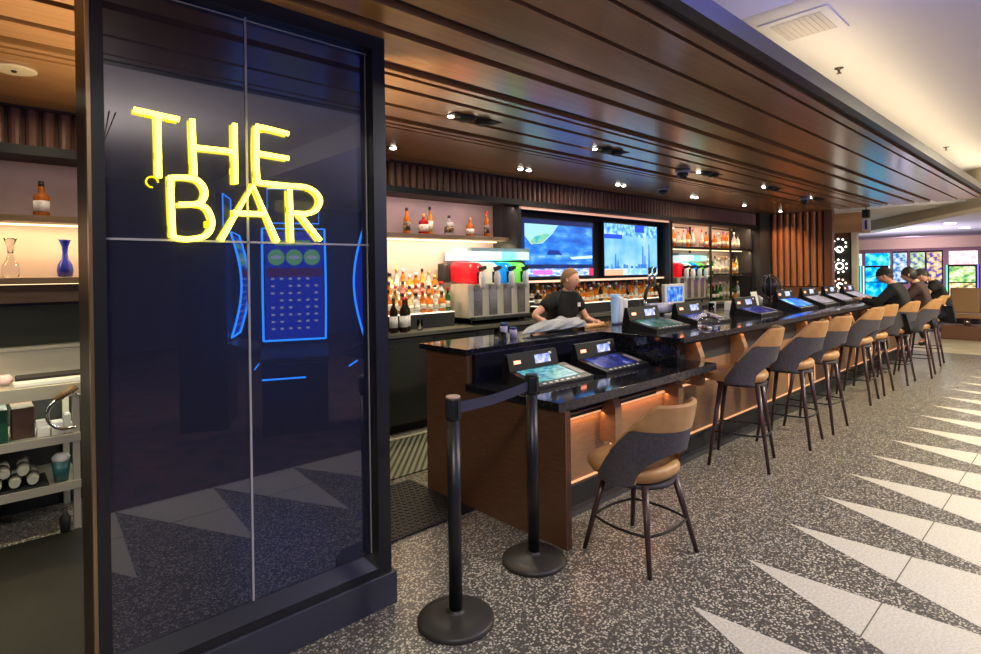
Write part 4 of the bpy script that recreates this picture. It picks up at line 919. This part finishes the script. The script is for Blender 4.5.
# ================================================================== PEOPLE
def skin(name, V, E_, rad, m, parent=None, sub=2, root=0):
    me = bpy.data.meshes.new(name); me.from_pydata([Vector(v) for v in V], E_, []); me.materials.append(m)
    o = bpy.data.objects.new(name, me); col.objects.link(o)
    if parent is not None: o.parent = parent
    md = o.modifiers.new('skin', 'SKIN'); md.use_smooth_shade = True
    for i, r_ in enumerate(rad):
        sv = me.skin_vertices[0].data[i]; sv.radius = (r_, r_) if not isinstance(r_, tuple) else r_; sv.use_root = (i == root)
    sd = o.modifiers.new('sub', 'SUBSURF'); sd.levels = sub; sd.render_levels = sub
    return o
def head_mesh(b, c, face, m, hr=0.075, lips=None):
    """egg shaped head with nose, brow, chin and ears; face: unit vector it looks along"""
    f = Vector(face).normalized(); rt = f.cross(Vector((0, 0, 1))).normalized(); up = rt.cross(f)
    c = Vector(c)
    def fn(u, v):
        th = 2 * math.pi * u; ph = math.pi * v
        x = math.sin(ph) * math.sin(th); y = math.sin(ph) * math.cos(th); z = math.cos(ph)
        sx, sy, sz = hr, hr * 1.22, hr * 1.5
        if z < 0: sx *= 1 - 0.28 * (-z) ** 1.5; sy *= 1 - 0.18 * (-z)
        X, Y, Z = x * sx, y * sy, z * sz
        if y > 0.3:
            d = math.exp(-((x / 0.16) ** 2) - ((z + 0.12) / 0.20) ** 2); Y += 0.022 * d
            Y += 0.007 * math.exp(-((z - 0.22) / 0.10) ** 2) - 0.006 * math.exp(-(((abs(x) - .35) / .15) ** 2) - ((z - 0.05) / 0.12) ** 2)
            Y += 0.006 * math.exp(-((x / 0.3) ** 2) - ((z + 0.48) / 0.10) ** 2)
        return c + rt * X + f * Y + up * Z
    b.grid(fn, 28, 20, m, closed_u=True)
    return f, rt, up
def face_parts(parent, c, face, hr):
    f = Vector(face).normalized(); rt = f.cross(Vector((0, 0, 1))).normalized(); up = rt.cross(f); c = Vector(c)
    for s_ in (-1, 1):
        q = MB(); p = c + f * hr * 1.10 + rt * s_ * hr * .38 + up * hr * .08
        q.lathe([(0.0, -.004), (0.006, -.002), (0.008, 0), (0.006, .002), (0.0, .004)], mat('eye_dark', (0.03, 0.02, 0.015), .3), 8, c=p); q.build('eye', parent)
        q = MB(); p = c + rt * s_ * hr * 0.98 - f * hr * .05 - up * hr * .05
        q.lathe([(0.003, -.03), (0.010, -.015), (0.012, .012), (0.004, .028)], mat('skin_tone'), 8, c=p); q.build('ear', parent)
    q = MB(); p = c + f * hr * 1.12 - up * hr * .72
    q.tube([p - rt * .024 + up * .004, p - rt * .01 + f * .004, p + rt * .01 + f * .004, p + rt * .024 + up * .004], 0.006, mat('lip', (0.42, 0.08, 0.07), .4), 6); q.build('mouth', parent)
mat('skin_tone', (0.72, 0.38, 0.26), 0.5)
def join_to(o_list, name, parent):
    """bake evaluated meshes of o_list into one mesh"""
    dg = bpy.context.evaluated_depsgraph_get(); bm = bmesh.new(); ms = []
    for o in o_list:
        me = bpy.data.meshes.new_from_object(o.evaluated_get(dg)); 
        off = len(ms); ms += list(o.data.materials)
        n0 = len(bm.faces); bm.from_mesh(me); bm.faces.ensure_lookup_table()
        for f in bm.faces[n0:]: f.material_index += off; f.smooth = True
    me = bpy.data.meshes.new(name); bm.to_mesh(me); bm.free()
    for m in ms: me.materials.append(m)
    for o in o_list: bpy.data.objects.remove(o)
    r_ = bpy.data.objects.new(name, me); col.objects.link(r_); r_.parent = parent; return r_
def person(label, loc, rz, J, clothes, pants, hair, cap=None, face=(0, 1, 0), sleeve=0.5, build=1.0, hairlong=False):
    """J: dict of joints in local coordinates (person faces +Y)"""
    t = thing('person', label, 'person', loc, rz)
    sk = MATS['skin_tone']
    bd = build
    V = [J['pel'], J['waist'], J['chest'], J['neck0'], J['neck1']]; E_ = [(0, 1), (1, 2), (2, 3), (3, 4)]; rad = [(0.12 * bd, .09 * bd), (0.11 * bd, .085 * bd), (0.115 * bd, .085 * bd), 0.05, 0.048]
    for s_ in 'LR':
        n0 = len(V); V += [J['sh' + s_], J['el' + s_], J['wr' + s_], J['ha' + s_]]; E_ += [(2, n0), (n0, n0 + 1), (n0 + 1, n0 + 2), (n0 + 2, n0 + 3)]; rad += [0.044, 0.042, 0.028, 0.030]
        n0 = len(V); V += [J['hip' + s_], J['kn' + s_], J['an' + s_], J['to' + s_]]; E_ += [(0, n0), (n0, n0 + 1), (n0 + 1, n0 + 2), (n0 + 2, n0 + 3)]; rad += [0.085, 0.058, 0.040, 0.032]
    b1 = skin('tmp', V, E_, rad, sk)
    hands = []
    for s_ in 'LR':
        w_, h_ = Vector(J['wr' + s_]), Vector(J['ha' + s_]); d = (h_ - w_).normalized(); sd = d.cross(Vector((0, 0, 1)))
        sd = sd.normalized() if sd.length > .1 else Vector((1, 0, 0)); dn = sd.cross(d)
        for k, (o_, ln) in enumerate(((-.028, .062), (-.010, .075), (.010, .07), (.028, .055), (.045, .05))):
            b0_ = h_ - d * (.0 if k < 4 else .03) + sd * o_; dd = d if k < 4 else (d + sd * .9).normalized()
            hands.append(skin('tmp', [b0_ - d * .02, b0_ + dd * ln * .45 , b0_ + dd * ln * .8 - dn * .016, b0_ + dd * ln - dn * .036], [(0, 1), (1, 2), (2, 3)], [.0095, .009, .0085, .007], sk, sub=1))
    hb = MB(); head_mesh(hb, J['head'], face, sk); ho = hb.build('tmp')
    body = join_to([b1, ho] + hands, 'body', t)
    face_parts(t, J['head'], face, 0.075)
    # shirt
    L = lambda a, b_, f: tuple(Vector(J[a]).lerp(Vector(J[b_]), f))
    V = [J['pel'], J['waist'], J['chest'], J['neck0']]; E_ = [(0, 1), (1, 2), (2, 3)]; rad = [(0.152 * bd, .125 * bd), (0.145 * bd, .118 * bd), (0.158 * bd, .125 * bd), 0.066]
    for s_ in 'LR':
        n0 = len(V)
        if sleeve <= 1: V += [J['sh' + s_], L('sh' + s_, 'el' + s_, sleeve * .5), L('sh' + s_, 'el' + s_, sleeve)]; rad += [0.084, 0.076, 0.068]; E_ += [(2, n0), (n0, n0 + 1), (n0 + 1, n0 + 2)]
        else: V += [J['sh' + s_], J['el' + s_], L('el' + s_, 'wr' + s_, .97)]; rad += [0.078, 0.060, 0.044]; E_ += [(2, n0), (n0, n0 + 1), (n0 + 1, n0 + 2)]
    skin('shirt', V, E_, rad, clothes, t)
    V = [J['pel']]; E_ = []; rad = [(0.150 * bd, .13 * bd)]
    for s_ in 'LR':
        n0 = len(V); V += [J['hip' + s_], J['kn' + s_], L('kn' + s_, 'an' + s_, .95)]; rad += [0.10, 0.073, 0.055]; E_ += [(0, n0), (n0, n0 + 1), (n0 + 1, n0 + 2)]
    skin('trousers', V, E_, rad, pants, t)
    for s_ in 'LR':
        a_, b_ = Vector(J['an' + s_]), Vector(J['to' + s_]); skin('shoe', [a_ + Vector((0, 0, .02)), a_ - Vector((0, 0, .03)), b_], [(0, 1), (1, 2)], [0.052, 0.05, 0.040], m_blackm, t, sub=1)
    # hair
    f = Vector(face).normalized(); c = Vector(J['head']); rt = f.cross(Vector((0, 0, 1))).normalized(); up = rt.cross(f)
    hb = MB()
    def fn(u, v):
        th = 2 * math.pi * u; lim = 0.46 - 0.20 * math.cos(th) + (0.14 if hairlong else 0); ph = math.pi * v * lim
        x = math.sin(ph) * math.sin(th); y = math.sin(ph) * math.cos(th); z = math.cos(ph)
        
        k_ = 1.09 + 0.02 * math.sin(9 * th)
        return c + rt * x * .075 * k_ + f * y * .0915 * k_ + up * z * .1125 * (k_ - .01)
    hb.grid(fn, 28, 12, hair, closed_u=True); hb.build('hair', t)
    if cap is not None:
        hb = MB()
        def fc(u, v):
            th = 2 * math.pi * u; ph = math.pi * 0.47 * v; x = math.sin(ph) * math.sin(th); y = math.sin(ph) * math.cos(th); z = math.cos(ph)
            return c + rt * x * .088 + f * y * .106 + up * (z * .128)
        hb.grid(fc, 24, 9, cap, closed_u=True)
        hb.prism([c + f * .095 - rt * .06 + up * .025, c + f * .175 - rt * .045 + up * .012, c + f * .185 + up * .012, c + f * .175 + rt * .045 + up * .012, c + f * .095 + rt * .06 + up * .025], up * .006, cap)
        hb.build('cap', t)
    return t
m_blackcloth = mat('black_cloth', (0.007, 0.007, 0.008), 0.85)
m_jean = mat('dark_jean', (0.015, 0.016, 0.025), 0.85)
m_hairb = mat('light_brown_hair', (0.24, 0.12, 0.055), 0.6)
m_haird = mat('dark_hair', (0.02, 0.012, 0.01), 0.5)
# bartender: faces +Y in local space; turned so that she faces the customers
JB = dict(pel=(0, -0.10, .94), waist=(0, -.05, 1.08), chest=(0, 0.02, 1.23), neck0=(0, .05, 1.37), neck1=(0, .07, 1.42), head=(0, .10, 1.492),
          shL=(-.15, .02, 1.305), elL=(-.27, .08, 1.07), wrL=(-.20, .26, 1.06), haL=(-.18, .33, 1.06), shR=(.15, .02, 1.305), elR=(.39, -.04, 1.14), wrR=(.22, .12, 1.01), haR=(.17, .16, .99),
          hipL=(-.09, -.10, .88), knL=(-.10, -.06, .49), anL=(-.10, -.10, .09), toL=(-.11, .06, .035), hipR=(.09, -.10, .88), knR=(.10, -.06, .49), anR=(.10, -.10, .09), toR=(.11, .06, .035))
p = person('smiling bartender with short light brown hair and black polo shirt behind the bar', (4.52, 3.78, 0.013), R(176), JB, m_blackcloth, m_blackcloth, m_hairb, face=(-.36, 1, -.06), sleeve=0.62, build=1.12)
b = MB(); b.box(-.10, -.06, 0.145, 0.15, 1.22, 1.26, m_paper); b.build('name_badge', p)
b = MB(); b.lathe([(0.031, -.012), (0.033, 0), (0.031, .012)], m_plastic_w, 12, c=(0.235, 0.105, 1.02)); b.build('wrist_band', p)
def seated(lean, head_down, armf=.45):
    s = 0.78
    return dict(pel=(0, -.02, s + .10), waist=(0, .02 + lean * .3, s + .26), chest=(0, .06 + lean * .8, s + .44), neck0=(0, .10 + lean * 1.1, s + .58), neck1=(0, .12 + lean * 1.2, s + .63), head=(0, .15 + lean * 1.3 + head_down * .03, s + .72 - head_down * .03),
        shL=(-.17, .06 + lean * .8, s + .50), elL=(-.24, .22 + lean, s + .30), wrL=(-.16, .42 + lean, s + .36), haL=(-.14, .48 + lean, s + .37), shR=(.17, .06 + lean * .8, s + .50), elR=(.24, .22 + lean, s + .30), wrR=(.16, .42 + lean, s + .36), haR=(.14, .48 + lean, s + .37),
        hipL=(-.10, .02, s + .06), knL=(-.14, .34, s + .04), anL=(-.12, .24, s - .40), toL=(-.13, .34, s - .46), hipR=(.10, .02, s + .06), knR=(.14, .34, s + .04), anR=(.12, .24, s - .40), toR=(.13, .34, s - .46))
person('seated patron in black cap and black jacket, first of the three at the bar', (9.42, 1.85, 0), R(-4), seated(.02, 1), m_blackcloth, m_jean, m_haird, cap=m_blackcloth, face=(-.2, 1, -.25), sleeve=1.5, build=1.15)
person('middle seated patron with dark hair and dark brown top at the bar', (10.30, 1.76, 0), R(0), seated(0.0, 1), mat('brown_cloth', (0.05, 0.028, 0.025), .8), m_jean, m_haird, face=(-.1, 1, -.2), sleeve=1.5, build=1.1, hairlong=True)
person('third seated patron leaning forward in a black cap and black vest', (11.60, 1.72, 0), R(6), seated(.06, 2), m_blackcloth, m_jean, m_haird, cap=mat('charcoal_cap', (0.03, 0.028, 0.03), .8), face=(.1, 1, -.5), sleeve=.4, build=1.15)

# ================================================================== CEILING FIXTURES
for i, (x, w_) in enumerate([(2.76, 'above the low gaming ledge'), (4.47, 'above the first tall stool'), (6.46, 'above the third tall stool'), (8.34, 'above the empty tall stools'), (10.2, 'above the row of patrons')]):
    t = thing('recessed_spotlight', 'double black recessed spotlight in the wood canopy ' + w_, 'spotlight', (x, 3.13, 2.729), 0, 'double spotlights in the canopy')
    for s_ in (-1, 1):
        b = MB(); b.lathe([(0.062, 0), (0.066, -0.012), (0.05, -0.03), (0.045, -0.034)], m_blackm, 18, c=(s_ * 0.085, 0, 0)); b.build('lamp_can', t)
    b = MB(); b.box(-0.22, 0.22, -0.055, 0.055, -0.004, 0.0, m_blackm); b.build('plate', t)
    b = MB(); b.lathe([(0.022, 0), (0.022, -0.012)], m_lamp, 10, c=(-0.185, 0.05, 0)); b.build('bulb', t)
    spot('canopy_spot', (x, 3.13, 2.68), 22, (1, .82, .58), 75)
dl = [(2.775, 'beside the partition'), (4.557, 'above the drink dispenser'), (6.41, 'above the first television'), (8.41, 'above the second television'), (10.32, 'above the far shelving'), (12.0, 'next to the fluted end wall')]
for x, w_ in dl:
    t = thing('twin_downlight', 'small twin downlight at the back of the canopy, ' + w_, 'downlight', (x, 4.34, 2.7295), 0, 'twin downlights over the back bar')
    for s_ in (-1, 1):
        if x > 9 and s_ == 1: continue
        b = MB(); b.lathe([(0.030, 0), (0.030, -0.006), (0.024, -0.012)], m_lamp, 14, c=(s_ * 0.065, 0, 0)); b.build('lens', t)
    b = MB(); b.box(-0.12, 0.12, -0.045, 0.045, -0.002, 0.0, m_groove); b.build('trim_ring', t)
    spot('back_spot', (x, 4.34, 2.70), 10, (1, .82, .58), 90)
def cam_dome(x, y, label, z=2.729):
    t = thing('dome_camera', label, 'security camera', (x, y, z), 0, 'dome security cameras on the canopy')
    b = MB(); b.lathe([(0.085, 0), (0.085, -0.02), (0.07, -0.035)], mat('camera_white', (0.35, 0.37, 0.45), 0.4), 20); b.build('base', t)
    b = MB(); b.lathe([(0.062, -0.035), (0.060, -0.06), (0.042, -0.085), (0.015, -0.098), (0.0, -0.10)], mat('smoked_dome', (0.03, 0.03, 0.04), 0.08), 18); b.build('dome', t)
cam_dome(7.1, 4.12, 'dome security camera between the second television downlights'); cam_dome(6.0, 3.23, 'dome security camera beside the third double spotlight'); cam_dome(10.0, 3.26, 'dome security camera near the fluted end wall')
b = MB(); b.lathe([(0.10, 0), (0.10, -0.008), (0.09, -0.012)], mat('speaker_grille', (0.62, 0.54, 0.42), 0.6), 32); o = b.build('ceiling_speaker'); o.location = (0.20, 3.98, 2.7295); tag(o, 'round cream ceiling speaker in the wood ceiling beside the partition', 'speaker')
b = MB(); b.lathe([(0.012, 0), (0.012, -0.008)], m_blackm, 10); q = b.build('centre_screw', o); q.location = (0, 0, -0.012)
# ceiling vent and sprinklers
t = thing('ceiling_vent', 'square white air vent in the aisle ceiling', 'vent', (4.33, 1.41, 3.299))
b = MB(); b.box(-.24, .24, -.22, .22, -.010, 0, m_white_ceiling, 0.003); b.build('frame', t)
b = MB()
for i in range(9): b.box(-.18, .18, -.16 + i * .036, -.130 + i * .036, -.014, -.010, mat('vent_slat', (0.60, 0.56, 0.54), .7))
b.build('slat', t)
for x, y, w_ in ((5.486, 1.509, 'beside the air vent'), (10.313, 1.495, 'near the far end of the canopy')):
    b = MB(); b.lathe([(0.035, 0), (0.035, -.006), (0.010, -.012), (0.008, -.04), (0.02, -.043), (0.02, -.047)], mat('sprinkler_metal', (0.18, 0.13, 0.10), .4, .5), 14); o = b.build('sprinkler_head'); o.location = (x, y, 3.2995); tag(o, 'small sprinkler head on the white ceiling, ' + w_, 'sprinkler', 'sprinklers on the white ceiling')
for i, (x, y) in enumerate([(22.56, 5.325), (17.35, 2.78), (19.72, 2.79), (22.4, 2.83)]):
    b = MB(); b.lathe([(0.13, 0), (0.13, -.01), (0.11, -.016)], m_lamp, 20); o = b.build('round_downlight'); o.location = (x, y, 2.759); tag(o, 'round white downlight over the gaming floor, ' + ['over the cyan machine', 'between the cyan machine and the poster screens', 'over the tall poster screens', "over the white topped machine"][i], 'downlight', 'round downlights over the gaming floor')

# exit-like small sign and black bracket
t = thing('hanging_sign', 'small white sign with purple stripe hanging by the column', 'sign', (13.2, 3.18, 2.32))
b = MB(); b.box(-.015, .015, -.07, .07, 0, .24, m_plastic_w, .004); b.build('panel', t)
b = MB(); b.box(-.018, -.0155, -.02, .02, .03, .21, mat('purple_print', (0.12, 0.02, 0.25), .5)); b.build('stripe', t)
b = MB(); b.box(-.06, .06, -.06, .06, .26, .42, m_blackm, .01); b.rod((0, 0, .24), (0, 0, 0.98), .01, .01, m_blackm); b.build('mount', t)
# glittering sign in the niche
t = thing('marquee_light', 'round glowing marquee lights in the niche beside the brown column', 'marquee light', (13.86, 3.84, 0))
m_mq = mat('marquee_bulb', (1, 1, .9), .5, emit=(1, .93, .8), es=2.2)
for i, (z, r_) in enumerate(((2.08, .13), (1.98, .06), (1.62, .14), (1.62, .07), (1.22, .12), (1.20, .05), (0.95, .12))):
    if i in (1, 3, 5):
        b = MB(); b.tube([(0, r_ * math.cos(a), z + r_ * math.sin(a)) for a in [2 * math.pi * k / 12 for k in range(12)]], .014, m_mq, 6, closed=True); b.build('light_ring', t); continue
    b = MB(); mm = mat('marquee_amber', (1, .7, .5), .5, emit=(1, .55, .35), es=2) if i in (4, 5) else m_mq
    for k in range(9 if r_ > .1 else 5):
        a = 2 * math.pi * k / (9 if r_ > .1 else 5)
        b.lathe([(0, -.022), (.018, -.012), (.022, 0), (.018, .012), (0, .022)], mm, 8, c=(0, r_ * math.cos(a), z + r_ * math.sin(a)))
    b.build('bulb', t)
b = MB(); b.box(.05, .09, -.18, .18, 0, 2.2, m_blackm); b.build('board', t)

# ================================================================== SLOT MACHINES
def slot(loc, rz, label, top, mid, low_, edge, sc_=1.0, seat=False):
    t = thing('slot_machine', label, 'slot machine', loc, rz, 'slot machines on the gaming floor'); t.scale = (sc_,) * 3
    b = MB(); b.box(-.33, .33, -.02, .5, 0, 1.95, m_black, .01); b.build('cabinet', t)     # front is +Y? front faces -Y local
    b = MB(); b.prism([(-.33, -.02, .72), (-.33, -.28, .78), (-.33, -.28, .84), (-.33, -.02, .92)], (.66, 0, 0), m_darkgrey); b.build('button_deck', t)
    b = MB(); b.box(-.29, .29, -.026, -.021, 1.45, 1.90, mid); b.build('upper_screen', t)
    b = MB(); b.box(-.29, .29, -.026, -.021, .95, 1.42, low_); b.build('lower_screen', t)
    b = MB(); b.box(-.31, .31, .05, .30, 1.96, 2.35, top, .02); b.build('topper', t)
    for s_, e in ((-1, edge[0]), (1, edge[1])):
        b = MB(); b.box(s_ * .345 - .014, s_ * .345 + .014, -.035, .0, .90, 1.95, e); b.build('edge_light', t)
    return t
def em(name, c=(1, 1, 1), s=1.2): return mat(name, (0, 0, 0), .4, emit=c, es=s)
sw = screen('topper_white', [(0.4, (1, .55, .6)), (.5, (1, .9, .9)), (.7, (1, 1, 1))], 8, .9)
sg = screen('slot_green', [(0.35, (.08, .35, .12)), (.5, (.55, .75, .25)), (.62, (.85, .9, .75)), (.72, (.1, .6, .5))], 9, .85)
sy_ = screen('slot_yellow', [(0.35, (.10, .07, .12)), (.5, (.75, .60, .15)), (.62, (.95, .9, .8)), (.72, (.6, .25, .15))], 11, .85)
scy = screen('slot_cyan', [(0.35, (.0, .12, .75)), (.5, (.0, .45, .9)), (.62, (.15, .85, .95)), (.75, (.6, 1, 1))], 5, .9)
sgr = screen('slot_pale', [(0.35, (.10, .5, .45)), (.55, (.6, .85, .75)), (.7, (.9, 1, .95))], 8, .8)
spu = screen('slot_purple', [(0.35, (.25, .02, .6)), (.55, (.7, .1, .8)), (.7, (1, .7, .9))], 8, .8)
RZ = R(-90) + 0  # front (local -Y) turned to face -X
slot((17.4, 2.24, 0), RZ, 'slot machine with white topper and green screens behind the tan chair', sw, sg, sy_, (em('edge_green', (.1, .8, .5)), em('edge_blue', (.2, .15, 1))), .83)
slot((17.6, 1.42, 0), RZ, 'slot machine with purple edge light at the picture border', sy_, spu, spu, (em('edge_purple', (.5, .05, 1), 1.6), em('edge_purple')), .92)
slot((17.6, 4.02, 0), RZ, 'tall slot machine with bright cyan screens past the white column', scy, scy, scy, (em('edge_white', (.8, .9, 1)), em('edge_white')), .83)
slot((17.6, 4.66, 0), RZ, 'slot machine with pale green screens directly beside the white column', sgr, sgr, sgr, (em('edge_teal', (.1, .7, .6)), em('edge_teal')), .83)
# poster screens
for i, (y, mm, w_) in enumerate([(3.66, screen('poster_blue', [(0.4, (.05, .2, .6)), (.5, (.5, .7, .9)), (.65, (.95, .97, 1))], 9, .6), 'blue and white'), (3.28, screen('poster_green', [(0.4, (.2, .15, .6)), (.5, (.5, .75, .3)), (.65, (.95, 1, .9))], 9, .6), 'green and violet'), (2.93, screen('poster_orange', [(0.4, (.10, .08, .55)), (.5, (.95, .6, .25)), (.65, (1, .95, .8))], 9, .6), 'cream and orange')]):
    t = thing('poster_screen', f'upright {w_} advertising screen beyond the patrons', 'display', (18.4, y, -0.12), 0, 'advertising screens beyond the patrons')
    b = MB(); b.box(0, .06, -.17, .17, 1.25, 2.12, m_black); b.build('frame', t)
    b = MB(); b.box(-.006, 0, -.155, .155, 1.29, 2.08, mm); b.build('screen', t)
    b = MB(); b.box(0, .06, -.05, .05, 0.14, 1.25, m_black); b.box(-.15, .2, -.16, .16, .12, .14, m_black); b.build('stand', t)
# chair in front of the white topped machine
t = thing('slot_chair', 'tan padded chair on a brown base in front of the white topped slot machine', 'chair', (15.9, 1.97, 0))
b = MB(); b.box(-.25, .35, -.42, .42, 0, .30, mat('brown_base', (.16, .07, .04), .5), .02); b.build('base', t)
mlb = mat('brown_leather', (.30, .17, .08), .5)
b = MB(); b.box(-.25, .25, -.26, .26, .46, .56, mlb, .04); b.build('seat', t)
b = MB(); b.box(-.30, -.20, -.25, .25, .58, 1.12, mlb, .045); b.build('backrest', t)
b = MB(); b.lathe([(0.06, .30), (.05, .46)], m_chrome, 14); b.build('pedestal', t)
# slot machines across the aisle (seen mirrored in the dark glass)
spr = mat('slot_panel_blue', (0, 0, 0), .3, emit=(.01, .04, .75), es=1.3)
edgeb = mat('edge_cyan', (0, 0, 0), .4, emit=(.015, .22, 1.0), es=6)
def portrait_slot(loc, rz, label):
    t = thing('slot_machine', label, 'slot machine', loc, rz, 'portrait slot machines across the aisle')
    b = MB(); b.box(-.36, .36, .0, .45, 0, 2.06, m_black, .01); b.build('cabinet', t)
    b = MB(); b.prism([(-.36, .0, .70), (-.36, -.26, .76), (-.36, -.26, .80), (-.36, .0, .90)], (.72, 0, 0), m_darkgrey); b.build('button_deck', t)
    def curve(v): return -.03 - .10 * (math.sin(math.pi * v) )
    b = MB(); b.grid(lambda u, v: Vector((-.31 + .62 * u, curve(v) - .01, .96 + 1.06 * v)), 2, 12, spr); 
    gn = mat('disc_green', (0, 0, 0), .3, emit=(.25, .75, .35), es=1.0); wh = mat('digit_white', (0, 0, 0), .3, emit=(.6, .6, 1), es=1.2)
    def P_(u, v, d=.016): return Vector((u, curve(v) - d, .96 + 1.06 * v))
    for cx in (-.19, 0, .19):
        b.poly([P_(cx + .09 * math.cos(a), .76 + .075 * math.sin(a)) for a in [2 * math.pi * k / 14 for k in range(14)]], gn)
        b.poly([P_(cx + .06 * math.cos(a), .76 + .018 * math.sin(a), .020) for a in [2 * math.pi * k / 10 for k in range(10)]], wh)
    b.poly([P_(-.2, .87), P_(.2, .87), P_(.17, .92), P_(-.17, .92)], gn)
    b.poly([P_(-.29, .58), P_(.29, .58), P_(.29, .66), P_(-.29, .66)], mat('band_violet', (0, 0, 0), .3, emit=(.12, .02, .18), es=1))
    for r_ in range(8):
        for c_ in range(6):
            u, v = -.23 + .092 * c_, .10 + r_ * .066
            if (r_ * 5 + c_ * 3) % 7: b.poly([P_(u - .018, v - .008), P_(u + .018, v - .008), P_(u + .018, v + .010), P_(u - .018, v + .010)], wh)
    b.build('screen', t, fix=False); t.scale = (.87, 1, 1)
    for s_ in (-1, 1):
        b = MB(); b.tube([(s_ * .335, curve(k / 12) - .015, .95 + 1.10 * k / 12) for k in range(13)], .012, edgeb, 6); b.build('edge_light', t)
    b = MB(); b.tube([(-.335, curve(0) - .015, .95), (.335, curve(0) - .015, .95)], .010, edgeb, 6); b.tube([(-.335, curve(1) - .015, 2.05), (.335, curve(1) - .015, 2.05)], .006, edgeb, 6); b.build('edge_bar', t)
    b = MB(); b.box(-.28, .28, .04, .12, 2.10, 2.46, m_black, .02); b.build('topper', t)
    b = MB(); b.tube([(-.28, .03, 2.11), (.28, .03, 2.11), (.28, .03, 2.45), (-.28, .03, 2.45)], .006, edgeb, 6, closed=True)
    b.box(-.2, .2, .032, .038, 2.22, 2.34, mat('topper_print', (0, 0, 0), .4, emit=(.25, .22, .05), es=1)); b.build('topper_light', t)
    b = MB(); b.box(-.1, .35, -.262, -.258, .60, .615, edgeb); b.build('deck_light', t)
    return t
portrait_slot((2.40, -0.67, 0), R(202.5), 'portrait slot machine with blue screen facing the dark glass')
portrait_slot((2.10, -1.60, 0), R(117), 'portrait slot machine turned sideways, farther from the bar')
portrait_slot((3.24, -0.56, 0), R(312.8), 'portrait slot machine turned sideways, nearer to the bar')
